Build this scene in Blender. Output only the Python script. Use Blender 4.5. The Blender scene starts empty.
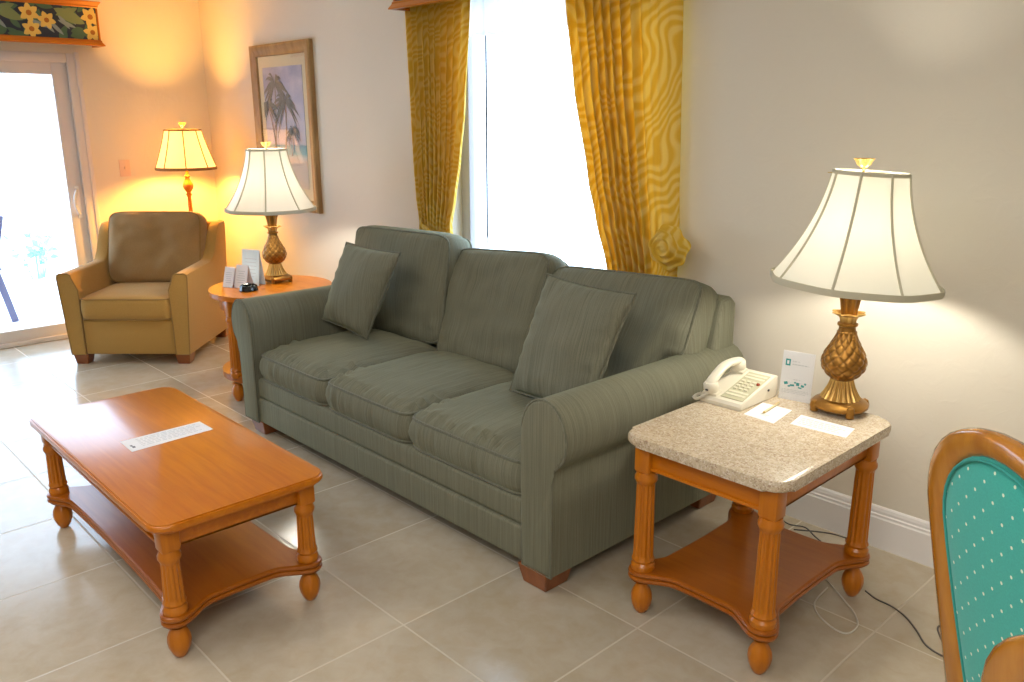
import bpy, bmesh, math, random
from math import sin, cos, pi, radians
from mathutils import Vector, Matrix, noise

scene = bpy.context.scene
COL = scene.collection
R = random.Random(7)

# ------------------------------------------------------------------ camera
cam_data = bpy.data.cameras.new('camera')
cam_data.sensor_width = 36.0
cam_data.lens = 833.55 * 36.0 / 1024.0
cam_data.clip_start = 0.05
cam_data.clip_end = 200
cam = bpy.data.objects.new('camera', cam_data)
COL.objects.link(cam)
yaw, pitch, roll = radians(136.662), radians(14.986), radians(-0.218)
fw = Vector((cos(pitch) * cos(yaw), cos(pitch) * sin(yaw), -sin(pitch)))
rt = Vector((sin(yaw), -cos(yaw), 0))
up = rt.cross(fw)
r2 = cos(roll) * rt + sin(roll) * up
u2 = -sin(roll) * rt + cos(roll) * up
cam.matrix_world = Matrix((
    (r2.x, u2.x, -fw.x, 6.3703), (r2.y, u2.y, -fw.y, -2.8447), (r2.z, u2.z, -fw.z, 1.5096), (0, 0, 0, 1)))
scene.camera = cam

# ------------------------------------------------------------------ world, lights, exposure
vs = scene.view_settings
vs.view_transform = 'Standard'
vs.look = 'None'
vs.gamma = 1.0
vs.use_curve_mapping = False
vs.exposure = 0.22
scene.cycles.use_denoising = True
scene.cycles.max_bounces = 10
scene.cycles.diffuse_bounces = 5
scene.cycles.transparent_max_bounces = 12
scene.cycles.sample_clamp_indirect = 6.0

world = bpy.data.worlds.new('daylight')
scene.world = world
world.use_nodes = True
bg = world.node_tree.nodes['Background']
bg.inputs['Color'].default_value = (0.58, 0.77, 1.0, 1)
bg.inputs['Strength'].default_value = 6.4


def area_light(name, loc, rot, sx, sy, power, col=(1, 1, 1), portal=False):
    d = bpy.data.lights.new(name, 'AREA')
    d.shape = 'RECTANGLE'
    d.size, d.size_y = sx, sy
    d.energy = power
    d.color = col
    if portal:
        d.cycles.is_portal = True
    o = bpy.data.objects.new(name, d)
    o.location = loc
    o.rotation_euler = rot
    COL.objects.link(o)
    return o


# daylight enters by the sliding door and by the window (portals only guide the sampling)
area_light('door_portal', (-0.22, -2.03, 0.98), (0, radians(-90), 0), 1.95, 2.3, 1, portal=True)
area_light('window_portal', (3.55, 0.22, 1.35), (radians(-90), 0, 0), 1.4, 1.6, 1, portal=True)
# added soft fill under the ceiling: living side, and dining side behind the camera
area_light('fill_light_living', (3.6, -2.9, 2.55), (0, 0, 0), 1.6, 1.2, 25, (1.0, 0.97, 0.92))
area_light('fill_light_dining', (6.6, -3.6, 2.55), (0, 0, 0), 1.8, 1.8, 66, (1.0, 0.97, 0.92))


# ------------------------------------------------------------------ object helpers
def obj(name, bm, mats, parent=None, flat=False, angle=38, kind=None):
    me = bpy.data.meshes.new(name)
    bmesh.ops.recalc_face_normals(bm, faces=bm.faces[:])
    if not flat:
        lim = radians(angle)
        for f in bm.faces:
            f.smooth = True
        for e in bm.edges:
            if len(e.link_faces) == 2 and e.calc_face_angle(0) > lim:
                e.smooth = False
    bm.to_mesh(me)
    bm.free()
    if not isinstance(mats, (list, tuple)):
        mats = [mats]
    for m in mats:
        me.materials.append(m)
    o = bpy.data.objects.new(name, me)
    COL.objects.link(o)
    if parent is not None:
        o.parent = parent
    if kind:
        o['kind'] = kind
    return o


def tag(o, label, cat, group=None):
    o['label'] = label
    o['category'] = cat
    if group:
        o['group'] = group
    return o


def thing(name, label, cat, loc=(0, 0, 0), rotz=0.0, group=None):
    o = bpy.data.objects.new(name, None)
    o.empty_display_size = 0.1
    COL.objects.link(o)
    o.location = loc
    o.rotation_euler = (0, 0, rotz)
    return tag(o, label, cat, group)


def children(o):
    return [c for c in COL.objects if c.parent is o]


def copy_tree(o, parent=None):
    c = o.copy()
    COL.objects.link(c)
    if parent is not None:
        c.parent = parent
    for ch in children(o):
        copy_tree(ch, c)
    return c


def B():
    return bmesh.new()


def add_box(bm, c, s, bev=0.0, seg=2, M=None, mi=0):
    t = bmesh.new()
    bmesh.ops.create_cube(t, size=1.0)
    for v in t.verts:
        v.co = Vector((v.co.x * s[0], v.co.y * s[1], v.co.z * s[2]))
    if bev > 0:
        bmesh.ops.bevel(t, geom=t.edges[:], offset=bev, segments=seg, profile=0.5, affect='EDGES', clamp_overlap=True)
    T = Matrix.Translation(c)
    if M is not None:
        T = T @ M
    merge(bm, t, T, mi)


def merge(bm, t, T=None, mi=0):
    vm = {}
    for v in t.verts:
        vm[v] = bm.verts.new(T @ v.co if T is not None else v.co)
    for f in t.faces:
        try:
            nf = bm.faces.new([vm[v] for v in f.verts])
            nf.material_index = mi if mi is not None else f.material_index
        except ValueError:
            pass
    t.free()


def add_prism(bm, pts, z0, z1, M=None, bev=0.0, seg=2, mi=0):
    """outline pts (2D, one loop) extruded from z0 to z1; rims rounded by bev"""
    t = bmesh.new()
    lo = [t.verts.new((p[0], p[1], z0)) for p in pts]
    hi = [t.verts.new((p[0], p[1], z1)) for p in pts]
    n = len(pts)
    fl = t.faces.new(list(reversed(lo)))
    fh = t.faces.new(hi)
    for i in range(n):
        j = (i + 1) % n
        t.faces.new((lo[i], lo[j], hi[j], hi[i]))
    if bev > 0:
        rim = list(set(fl.edges[:] + fh.edges[:]))
        bmesh.ops.bevel(t, geom=rim, offset=bev, segments=seg, profile=0.5, affect='EDGES', clamp_overlap=True)
    merge(bm, t, M, mi)


def add_lathe(bm, prof, seg=32, c=(0, 0, 0), rf=None, M=None, mi=0, cap=True):
    """profile [(r, z)] turned about z; rf(theta, z, r) may change r"""
    T = Matrix.Translation(c)
    if M is not None:
        T = T @ M
    rows = []
    for (r, z) in prof:
        if r < 1e-6:
            rows.append([bm.verts.new(T @ Vector((0, 0, z)))])
            continue
        row = []
        for i in range(seg):
            a = 2 * pi * i / seg
            rr = rf(a, z, r) if rf else r
            row.append(bm.verts.new(T @ Vector((rr * cos(a), rr * sin(a), z))))
        rows.append(row)
    def face(vs):
        f = bm.faces.new(vs)
        f.material_index = mi
    for k in range(len(rows) - 1):
        a, b = rows[k], rows[k + 1]
        if len(a) == 1 and len(b) == 1:
            continue
        for i in range(seg):
            j = (i + 1) % seg
            if len(a) == 1:
                face((a[0], b[i], b[j]))
            elif len(b) == 1:
                face((a[i], a[j], b[0]))
            else:
                face((a[i], a[j], b[j], b[i]))
    if cap:
        if len(rows[0]) > 1:
            face(list(reversed(rows[0])))
        if len(rows[-1]) > 1:
            face(rows[-1])


def add_tube(bm, pts, rad, seg=8, closed=False, mi=0):
    pts = [Vector(p) for p in pts]
    n = len(pts)
    rf = rad if callable(rad) else (lambda t: rad)
    rows = []
    prev = None
    for i, p in enumerate(pts):
        if closed:
            t = (pts[(i + 1) % n] - pts[i - 1]).normalized()
        else:
            t = (pts[min(i + 1, n - 1)] - pts[max(i - 1, 0)]).normalized()
        if prev is None:
            a = Vector((0, 0, 1)) if abs(t.z) < 0.9 else Vector((1, 0, 0))
            u = t.cross(a).normalized()
        else:
            u = (prev - t * prev.dot(t)).normalized()
        prev = u
        w = t.cross(u)
        r = rf(i / max(1, n - 1))
        rows.append([bm.verts.new(p + r * (cos(2 * pi * k / seg) * u + sin(2 * pi * k / seg) * w)) for k in range(seg)])
    m = n if closed else n - 1
    for i in range(m):
        a, b = rows[i], rows[(i + 1) % n]
        for k in range(seg):
            j = (k + 1) % seg
            f = bm.faces.new((a[k], a[j], b[j], b[k]))
            f.material_index = mi
    if not closed:
        f = bm.faces.new(list(reversed(rows[0]))); f.material_index = mi
        f = bm.faces.new(rows[-1]); f.material_index = mi


def smooth_path(pts, k=6, closed=False):
    """Catmull-Rom through the points"""
    P = [Vector(p) for p in pts]
    n = len(P)
    out = []
    rng = n if closed else n - 1
    for i in range(rng):
        p0 = P[i - 1] if (closed or i > 0) else P[0]
        p1 = P[i]
        p2 = P[(i + 1) % n]
        p3 = P[(i + 2) % n] if (closed or i + 2 < n) else P[-1]
        for j in range(k):
            t = j / k
            out.append(0.5 * ((2 * p1) + (p2 - p0) * t + (2 * p0 - 5 * p1 + 4 * p2 - p3) * t * t + (3 * p1 - p0 - 3 * p2 + p3) * t ** 3))
    if not closed:
        out.append(P[-1])
    return out


def frame_matrix(o, x, yish):
    """matrix with origin o, x axis along x, y axis close to yish"""
    x = Vector(x).normalized()
    y = Vector(yish)
    y = (y - x * y.dot(x)).normalized()
    z = x.cross(y)
    return Matrix(((x.x, y.x, z.x, o[0]), (x.y, y.y, z.y, o[1]), (x.z, y.z, z.z, o[2]), (0, 0, 0, 1)))


def round_rect(w, d, r, k=5, cx=0.0, cy=0.0):
    pts = []
    for (sx, sy, a0) in ((1, 1, 0), (-1, 1, 90), (-1, -1, 180), (1, -1, 270)):
        for i in range(k + 1):
            a = radians(a0 + 90.0 * i / k)
            pts.append((cx + sx * (w / 2 - r) + r * cos(a), cy + sy * (d / 2 - r) + r * sin(a)))
    return pts


def cushion(w, d, h, crown=0.03, p=9.0, n=22, bulge=0.012, wr=0.0, seed=0, gather=0.0, slump=None, gather_freq=34):
    """boxed cushion: crowned faces, rounded corners, seamed borders. Returns (body bmesh, [two border loops])"""
    bm = bmesh.new()
    def mapuv(u, v):
        m = max(abs(u), abs(v))
        if m < 1e-9:
            return 0.0, 0.0
        s = m / (abs(u) ** p + abs(v) ** p) ** (1 / p)
        return w / 2 * u * s, d / 2 * v * s
    def height(u, v, x, y, sgn):
        k = max(0.0, (1 - u ** 4) * (1 - v ** 4)) ** 0.55
        z = h / 2 + crown * k
        if wr:
            q = Vector((x * 7 + seed * 3.1, y * 7 - seed, sgn * 2.0))
            z += wr * k ** 0.4 * noise.noise(q) + 0.5 * wr * k ** 0.4 * noise.noise(q * 2.3)
        if gather and sgn > 0 and v < -0.3:
            e = max(0.0, 1 - (1 - max(abs(u), abs(v))) * 5.0)
            s = x if abs(v) > abs(u) else y
            e2 = e * (1 - e) * 4
            z += gather * e2 * sin(s * 2 * pi * gather_freq / 2 + 3 * noise.noise(Vector((s * 9, seed, 0)))) * (0.5 + noise.noise(Vector((s * 5, seed + 4, 1))))
        return z
    grids = {}
    for sgn in (1, -1):
        g = []
        for i in range(n + 1):
            row = []
            for j in range(n + 1):
                u, v = -1 + 2 * i / n, -1 + 2 * j / n
                u, v = sin(u * pi / 2) * 0.35 + u * 0.65, sin(v * pi / 2) * 0.35 + v * 0.65
                x, y = mapuv(u, v)
                z = sgn * height(u, v, x, y, sgn)
                co = Vector((x, y, z))
                if slump:
                    co = slump(co, u, v)
                row.append(bm.verts.new(co))
            g.append(row)
        grids[sgn] = g
        for i in range(n):
            for j in range(n):
                q = (g[i][j], g[i + 1][j], g[i + 1][j + 1], g[i][j + 1])
                bm.faces.new(q if sgn > 0 else tuple(reversed(q)))
    idx = [(i, 0) for i in range(n)] + [(n, j) for j in range(n)] + [(i, n) for i in range(n, 0, -1)] + [(0, j) for j in range(n, 0, -1)]
    top = [grids[1][i][j] for i, j in idx]
    bot = [grids[-1][i][j] for i, j in idx]
    rows = [top]
    m = 4
    L = len(idx)
    for k in range(1, m):
        t = k / m
        row = []
        for q in range(L):
            a, b = top[q].co, bot[q].co
            tang = (top[(q + 1) % L].co - top[q - 1].co)
            nrm = Vector((tang.y, -tang.x, 0))
            if nrm.length > 1e-9:
                nrm.normalize()
            pz = a.lerp(b, t)
            o = bulge * (1 - (2 * t - 1) ** 2)
            if gather:
                s = pz.x if abs(nrm.y) > 0.5 else pz.y
                o += gather * 0.7 * sin(s * 2 * pi * gather_freq / 2 + seed) * noise.noise(Vector((s * 6, seed, t)))
            row.append(bm.verts.new(pz + nrm * o))
        rows.append(row)
    rows.append(bot)
    for k in range(m):
        for q in range(L):
            j = (q + 1) % L
            bm.faces.new((rows[k][q], rows[k + 1][q], rows[k + 1][j], rows[k][j]))
    loops = [[v.co.copy() for v in top], [v.co.copy() for v in bot]]
    return bm, loops


def piping_bm(loops, r=0.0055, out=0.0):
    bm = bmesh.new()
    for lp in loops:
        pts = [lp[0]]
        for q in lp[1:]:
            if (q - pts[-1]).length > 0.004:
                pts.append(q)
        if (pts[0] - pts[-1]).length < 0.004:
            pts.pop()
        add_tube(bm, pts, r, 6, closed=True)
    return bm


def xform(bm, M):
    bmesh.ops.transform(bm, matrix=M, verts=bm.verts[:])
    return bm


# ------------------------------------------------------------------ materials
def new_mat(name, col=(0.8, 0.8, 0.8), rough=0.5, metal=0.0, spec=0.5, coat=0.0, coat_rough=0.1, sheen=0.0):
    m = bpy.data.materials.new(name)
    m.use_nodes = True
    b = m.node_tree.nodes['Principled BSDF']
    b.inputs['Base Color'].default_value = (*col, 1)
    b.inputs['Roughness'].default_value = rough
    b.inputs['Metallic'].default_value = metal
    b.inputs['Specular IOR Level'].default_value = spec
    b.inputs['Coat Weight'].default_value = coat
    b.inputs['Coat Roughness'].default_value = coat_rough
    b.inputs['Sheen Weight'].default_value = sheen
    return m


class NT:
    def __init__(self, m):
        self.m = m
        self.t = m.node_tree
        self.b = self.t.nodes['Principled BSDF']
        self.tc = self.t.nodes.new('ShaderNodeTexCoord')

    def n(self, typ, **kw):
        x = self.t.nodes.new(typ)
        for k, v in kw.items():
            if k in x.inputs:
                x.inputs[k].default_value = v
            else:
                setattr(x, k, v)
        return x

    def l(self, a, b):
        self.t.links.new(a, b)

    def mapping(self, scale=(1, 1, 1), rot=(0, 0, 0), loc=(0, 0, 0)):
        mp = self.n('ShaderNodeMapping')
        mp.inputs['Scale'].default_value = scale
        mp.inputs['Rotation'].default_value = rot
        mp.inputs['Location'].default_value = loc
        self.l(self.tc.outputs['Object'], mp.inputs['Vector'])
        return mp.outputs['Vector']

    def noise(self, vec, scale=5.0, detail=3.0, rough=0.5, dist=0.0):
        x = self.n('ShaderNodeTexNoise')
        x.inputs['Scale'].default_value = scale
        x.inputs['Detail'].default_value = detail
        x.inputs['Roughness'].default_value = rough
        x.inputs['Distortion'].default_value = dist
        self.l(vec, x.inputs['Vector'])
        return x.outputs['Fac']

    def ramp(self, fac, stops):
        x = self.n('ShaderNodeValToRGB')
        e = x.color_ramp.elements
        while len(e) < len(stops):
            e.new(0.5)
        for el, (p, c) in zip(e, stops):
            el.position = p
            el.color = (*c, 1) if len(c) == 3 else c
        self.l(fac, x.inputs['Fac'])
        return x.outputs['Color']

    def mix(self, fac, a, b, mode='MIX'):
        x = self.n('ShaderNodeMix', data_type='RGBA', blend_type=mode)
        for v, s in ((fac, x.inputs[0]), (a, x.inputs[6]), (b, x.inputs[7])):
            if isinstance(v, (int, float)):
                s.default_value = v
            elif isinstance(v, tuple):
                s.default_value = (*v, 1)
            else:
                self.l(v, s)
        return x.outputs[2]

    def math(self, op, a, b=None, c=None):
        x = self.n('ShaderNodeMath', operation=op)
        for v, s in zip((a, b, c), x.inputs):
            if v is None:
                continue
            if isinstance(v, (int, float)):
                s.default_value = v
            else:
                self.l(v, s)
        return x.outputs[0]

    def color(self, c):
        self.l(c, self.b.inputs['Base Color'])

    def bump(self, h, strength=0.3, dist=0.002):
        x = self.n('ShaderNodeBump')
        x.inputs['Strength'].default_value = strength
        x.inputs['Distance'].default_value = dist
        self.l(h, x.inputs['Height'])
        self.l(x.outputs['Normal'], self.b.inputs['Normal'])


def wood(name, dark, light, scale=(3, 40, 40), rough=0.3, coat=0.35, spec=0.35):
    m = new_mat(name, rough=rough, coat=coat, coat_rough=0.12, spec=spec)
    t = NT(m)
    f = t.noise(t.mapping(scale), 1.0, 4, 0.6, 0.6)
    g = t.noise(t.mapping((1.3, 1.3, 1.3)), 1.5, 2)
    c = t.ramp(f, [(0.3, dark), (0.7, light)])
    c = t.mix(t.math('MULTIPLY', g, 0.35), c, tuple(x * 0.75 for x in dark))
    t.color(c)
    return m


def wall_mat():
    m = new_mat('wall_paint', rough=0.85, spec=0.2)
    t = NT(m)
    v = t.mapping()
    c = t.ramp(t.noise(v, 1.1, 2), [(0.3, (0.70, 0.645, 0.55)), (0.7, (0.73, 0.675, 0.58))])
    t.color(c)
    a = t.noise(v, 9.0, 4, 0.55, 1.6)
    a = t.ramp(a, [(0.48, (0, 0, 0)), (0.62, (1, 1, 1))])
    b = t.noise(v, 60.0, 2)
    h = t.mix(0.2, a, b)
    t.bump(h, 0.13, 0.004)
    return m


def floor_mat():
    m = new_mat('beige_floor_tile', rough=0.3, spec=0.5)
    t = NT(m)
    T = 0.508
    sep = t.n('ShaderNodeSeparateXYZ')
    t.l(t.tc.outputs['Object'], sep.inputs[0])
    def cell(o, off):
        x = t.math('DIVIDE', t.math('SUBTRACT', o, off), T)
        fl = t.math('FLOOR', x)
        fr = t.math('SUBTRACT', x, fl)
        d = t.math('MINIMUM', fr, t.math('SUBTRACT', 1.0, fr))
        return fl, d
    ix, dx = cell(sep.outputs['X'], 5.005)
    iy, dy = cell(sep.outputs['Y'], -1.034)
    d = t.math('MINIMUM', dx, dy)
    gw = 0.0036 / T
    gr = t.n('ShaderNodeMapRange')
    gr.inputs['From Min'].default_value = gw * 0.5
    gr.inputs['From Max'].default_value = gw
    t.l(d, gr.inputs['Value'])
    tilef = gr.outputs[0]
    comb = t.n('ShaderNodeCombineXYZ')
    t.l(ix, comb.inputs[0]); t.l(iy, comb.inputs[1])
    wn = t.n('ShaderNodeTexWhiteNoise', noise_dimensions='3D')
    t.l(comb.outputs[0], wn.inputs['Vector'])
    # each tile has its own cloud pattern
    off = t.n('ShaderNodeVectorMath', operation='MULTIPLY_ADD')
    t.l(wn.outputs['Color'], off.inputs[0])
    off.inputs[1].default_value = (7, 7, 7)
    t.l(t.tc.outputs['Object'], off.inputs[2])
    n1 = t.noise(off.outputs[0], 3.0, 6, 0.62, 0.25)
    n2 = t.noise(off.outputs[0], 14.0, 4, 0.6, 0.4)
    c = t.ramp(n1, [(0.25, (0.42, 0.345, 0.235)), (0.5, (0.475, 0.41, 0.315)), (0.78, (0.52, 0.465, 0.38))])
    c2 = t.ramp(n2, [(0.35, (0.41, 0.335, 0.225)), (0.65, (0.51, 0.455, 0.37))])
    c = t.mix(0.4, c, c2)
    val = t.math('MULTIPLY_ADD', wn.outputs['Value'], 0.14, 0.93)
    c = t.mix(1.0, c, val, 'MULTIPLY')
    c = t.mix(tilef, (0.56, 0.505, 0.405), c)
    t.color(c)
    rr = t.n('ShaderNodeMapRange')
    rr.inputs['To Min'].default_value = 0.15
    rr.inputs['To Max'].default_value = 0.25
    t.l(n1, rr.inputs['Value'])
    rr2 = t.math('ADD', rr.outputs[0], t.math('MULTIPLY', t.math('SUBTRACT', 1.0, tilef), 0.4))
    t.l(rr2, t.b.inputs['Roughness'])
    h = t.math('ADD', tilef, t.math('MULTIPLY', n2, 0.12))
    t.bump(h, 0.35, 0.0015)
    return m


def fabric(name, c0, c1, stripe=(170, 170, 3), rough=0.9, sheen=0.15, bump=0.25, mottle=0.3, sheen_tint=None):
    m = new_mat(name, rough=rough, spec=0.15, sheen=sheen)
    t = NT(m)
    f = t.noise(t.mapping(stripe), 1.0, 3, 0.65)
    g = t.noise(t.mapping(), 4.0, 3)
    c = t.ramp(f, [(0.3, c0), (0.7, c1)])
    c = t.mix(t.math('MULTIPLY', g, mottle), c, c0)
    t.color(c)
    w = t.noise(t.mapping(tuple(s * 2.5 for s in stripe)), 1.0, 2)
    t.bump(t.math('ADD', f, w), bump, 0.0015)
    if sheen_tint:
        t.b.inputs['Sheen Tint'].default_value = (*sheen_tint, 1)
        t.b.inputs['Sheen Roughness'].default_value = 0.45
    return m


def striped_fabric(name, c0, c1, arm=False, sheen_tint=(0.75, 0.85, 0.5)):
    """fine woven stripes that run down upright faces and front to back over the tops"""
    m = new_mat(name, rough=0.9, spec=0.15, sheen=0.14)
    t = NT(m)
    A = t.noise(t.mapping((300, 5, 3)), 1.0, 3, 0.7)
    Bn = t.noise(t.mapping((5, 300, 3)), 1.0, 3, 0.7)
    geo = t.n('ShaderNodeNewGeometry')
    sep = t.n('ShaderNodeSeparateXYZ')
    t.l(geo.outputs['Normal'], sep.inputs[0])
    n = t.math('ABSOLUTE', sep.outputs['Y' if arm else 'X'])
    k = t.math('GREATER_THAN', n, 0.72)
    f = t.mix(k, Bn, A) if arm else t.mix(k, A, Bn)
    fine = t.noise(t.mapping((330, 330, 330)), 1.0, 2)
    g = t.noise(t.mapping(), 4.0, 3)
    c = t.ramp(f, [(0.33, c0), (0.67, c1)])
    c = t.mix(0.25, c, t.ramp(fine, [(0.3, c0), (0.7, c1)]))
    c = t.mix(t.math('MULTIPLY', g, 0.3), c, c0)
    t.color(c)
    t.bump(t.mix(0.5, f, fine), 0.3, 0.0015)
    t.b.inputs['Sheen Tint'].default_value = (*sheen_tint, 1)
    t.b.inputs['Sheen Roughness'].default_value = 0.45
    return m


def curtain_mat(scale):
    m = new_mat('golden_leaf_print_fabric', rough=0.85, spec=0.2)
    t = NT(m)
    v = t.tc.outputs['UV']
    mp = t.n('ShaderNodeMapping')
    mp.inputs['Scale'].default_value = scale
    t.l(v, mp.inputs['Vector'])
    n1 = t.n('ShaderNodeTexNoise'); n1.inputs['Scale'].default_value = 1.5; n1.inputs['Detail'].default_value = 1.0
    t.l(mp.outputs[0], n1.inputs['Vector'])
    warp = t.n('ShaderNodeVectorMath', operation='MULTIPLY_ADD')
    t.l(n1.outputs['Color'], warp.inputs[0]); warp.inputs[1].default_value = (1.0, 1.0, 0); t.l(mp.outputs[0], warp.inputs[2])
    wv = t.n('ShaderNodeTexWave', wave_type='BANDS', bands_direction='DIAGONAL', wave_profile='SIN')
    wv.inputs['Scale'].default_value = 4.2
    wv.inputs['Distortion'].default_value = 2.5
    wv.inputs['Detail'].default_value = 1.0
    wv.inputs['Detail Scale'].default_value = 0.8
    t.l(warp.outputs[0], wv.inputs['Vector'])
    nz = t.noise(mp.outputs[0], 3.0, 3)
    f = t.math('ADD', t.math('MULTIPLY', wv.outputs['Fac'], 0.7), t.math('MULTIPLY', nz, 0.3))
    c = t.ramp(f, [(0.28, (0.76, 0.53, 0.065)), (0.50, (0.80, 0.60, 0.12)), (0.75, (0.84, 0.68, 0.21))])
    t.color(c)
    tr = t.n('ShaderNodeBsdfTranslucent')
    cc = t.mix(1.0, c, (1.0, 0.84, 0.45), 'MULTIPLY')
    t.l(cc, tr.inputs['Color'])
    mx = t.n('ShaderNodeMixShader')
    mx.inputs[0].default_value = 0.42
    out = t.t.nodes['Material Output']
    t.l(t.b.outputs[0], mx.inputs[1]); t.l(tr.outputs[0], mx.inputs[2])
    t.l(mx.outputs[0], out.inputs['Surface'])
    return m


def translucent_mat(name, col, tcol, fac=0.5, rough=0.9):
    m = new_mat(name, col, rough, spec=0.1)
    t = NT(m)
    tr = t.n('ShaderNodeBsdfTranslucent')
    tr.inputs['Color'].default_value = (*tcol, 1)
    mx = t.n('ShaderNodeMixShader')
    mx.inputs[0].default_value = fac
    t.l(t.b.outputs[0], mx.inputs[1]); t.l(tr.outputs[0], mx.inputs[2])
    t.l(mx.outputs[0], t.t.nodes['Material Output'].inputs['Surface'])
    return m


def glass_mat():
    m = bpy.data.materials.new('clear_pane_glass')
    m.use_nodes = True
    nt = m.node_tree
    nt.nodes.remove(nt.nodes['Principled BSDF'])
    tr = nt.nodes.new('ShaderNodeBsdfTransparent')
    gl = nt.nodes.new('ShaderNodeBsdfGlossy')
    gl.inputs['Roughness'].default_value = 0.0
    lw = nt.nodes.new('ShaderNodeLayerWeight')
    lw.inputs['Blend'].default_value = 0.5
    pw_ = nt.nodes.new('ShaderNodeMath'); pw_.operation = 'POWER'; pw_.inputs[1].default_value = 4.5
    ma = nt.nodes.new('ShaderNodeMath'); ma.operation = 'MULTIPLY_ADD'; ma.inputs[1].default_value = 0.9; ma.inputs[2].default_value = 0.035
    nt.links.new(lw.outputs['Facing'], pw_.inputs[0])
    nt.links.new(pw_.outputs[0], ma.inputs[0])
    mx = nt.nodes.new('ShaderNodeMixShader')
    nt.links.new(ma.outputs[0], mx.inputs[0])
    nt.links.new(tr.outputs[0], mx.inputs[1])
    nt.links.new(gl.outputs[0], mx.inputs[2])
    nt.links.new(mx.outputs[0], nt.nodes['Material Output'].inputs['Surface'])
    return m


def granite_mat():
    m = new_mat('speckled_granite', rough=0.22, spec=0.5)
    t = NT(m)
    v = t.mapping()
    base = t.ramp(t.noise(v, 60, 4, 0.7), [(0.35, (0.46, 0.365, 0.25)), (0.65, (0.62, 0.52, 0.385))])
    s1 = t.n('ShaderNodeTexVoronoi'); s1.inputs['Scale'].default_value = 260
    t.l(v, s1.inputs['Vector'])
    sc = t.n('ShaderNodeSeparateColor'); t.l(s1.outputs['Color'], sc.inputs[0])
    dark = t.math('GREATER_THAN', sc.outputs[0], 0.86)
    lite = t.math('LESS_THAN', sc.outputs[1], 0.16)
    c = t.mix(t.math('MULTIPLY', dark, 0.6), base, (0.30, 0.18, 0.13))
    c = t.mix(t.math('MULTIPLY', lite, 0.6), c, (0.72, 0.64, 0.54))
    t.color(c)
    return m


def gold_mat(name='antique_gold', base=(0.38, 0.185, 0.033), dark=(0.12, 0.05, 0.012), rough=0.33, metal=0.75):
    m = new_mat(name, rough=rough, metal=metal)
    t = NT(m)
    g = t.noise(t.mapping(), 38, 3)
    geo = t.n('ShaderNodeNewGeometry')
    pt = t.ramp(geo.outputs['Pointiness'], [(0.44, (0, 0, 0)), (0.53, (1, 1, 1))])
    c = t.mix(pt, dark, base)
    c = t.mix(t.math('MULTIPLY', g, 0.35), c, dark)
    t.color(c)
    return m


def dot_fabric(name, base, dots, spacing=0.036, r=0.0032):
    m = new_mat(name, base, rough=0.8, spec=0.2, sheen=0.2)
    t = NT(m)
    sep = t.n('ShaderNodeSeparateXYZ')
    t.l(t.tc.outputs['Object'], sep.inputs[0])
    X, Z = sep.outputs['X'], sep.outputs['Z']
    u = t.math('DIVIDE', X, spacing)
    v = t.math('DIVIDE', Z, spacing)
    def lattice(ou, ov):
        a = t.math('SUBTRACT', t.math('FRACT', t.math('ADD', u, ou)), 0.5)
        b = t.math('SUBTRACT', t.math('FRACT', t.math('ADD', v, ov)), 0.5)
        return t.math('SQRT', t.math('ADD', t.math('MULTIPLY', a, a), t.math('MULTIPLY', b, b)))
    d = t.math('MINIMUM', lattice(0, 0), lattice(0.5, 0.5))
    f = t.math('LESS_THAN', d, r / spacing)
    n = t.noise(t.mapping((400, 400, 400)), 1.0, 2)
    c = t.ramp(n, [(0.3, tuple(x * 0.85 for x in base)), (0.7, base)])
    t.color(t.mix(f, c, dots))
    return m


MAT = {}
MAT['wall'] = wall_mat()
MAT['floor'] = floor_mat()
MAT['ceiling'] = new_mat('ceiling_paint', (0.78, 0.76, 0.70), 0.9)
MAT['white_trim'] = new_mat('white_gloss_trim', (0.82, 0.80, 0.80), 0.4)
MAT['alu'] = new_mat('white_door_aluminium', (0.72, 0.67, 0.66), 0.4)
MAT['glass'] = glass_mat()
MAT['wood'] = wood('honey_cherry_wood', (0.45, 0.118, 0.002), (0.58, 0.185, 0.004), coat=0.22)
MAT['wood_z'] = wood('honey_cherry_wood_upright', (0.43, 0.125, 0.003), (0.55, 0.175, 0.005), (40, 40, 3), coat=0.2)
MAT['wood_dark'] = wood('darker_wood_shelf', (0.30, 0.075, 0.003), (0.38, 0.11, 0.005), coat=0.15)  # darker tone of the table wood, for the lower shelves
MAT['foot_wood'] = wood('red_brown_foot_wood', (0.20, 0.055, 0.012), (0.30, 0.09, 0.02), (30, 30, 4))
MAT['chair_wood'] = wood('golden_oak_chair_wood', (0.42, 0.15, 0.012), (0.56, 0.23, 0.022), (30, 30, 4), rough=0.2, coat=0.5)
MAT['sofa'] = striped_fabric('sage_green_upholstery', (0.120, 0.120, 0.083), (0.222, 0.216, 0.156))
MAT['sofa_arm'] = striped_fabric('sage_green_arm_upholstery', (0.120, 0.120, 0.083), (0.222, 0.216, 0.156), arm=True)
MAT['sofa_pipe'] = fabric('sage_green_piping', (0.10, 0.102, 0.07), (0.18, 0.178, 0.128), mottle=0.1)
MAT['pillow'] = striped_fabric('sage_green_cushion_fabric', (0.118, 0.119, 0.084), (0.238, 0.232, 0.172))
MAT['armchair'] = fabric('tan_upholstery', (0.36, 0.205, 0.052), (0.45, 0.27, 0.078), stripe=(260, 260, 260), mottle=0.3)
MAT['armchair_back'] = fabric('brown_tan_back_cushion_fabric', (0.27, 0.165, 0.065), (0.35, 0.22, 0.095), stripe=(260, 260, 260), mottle=0.35)
MAT['armchair_pipe'] = fabric('tan_piping', (0.24, 0.14, 0.04), (0.31, 0.185, 0.055), stripe=(260, 260, 260))
MAT['granite'] = granite_mat()
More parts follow.
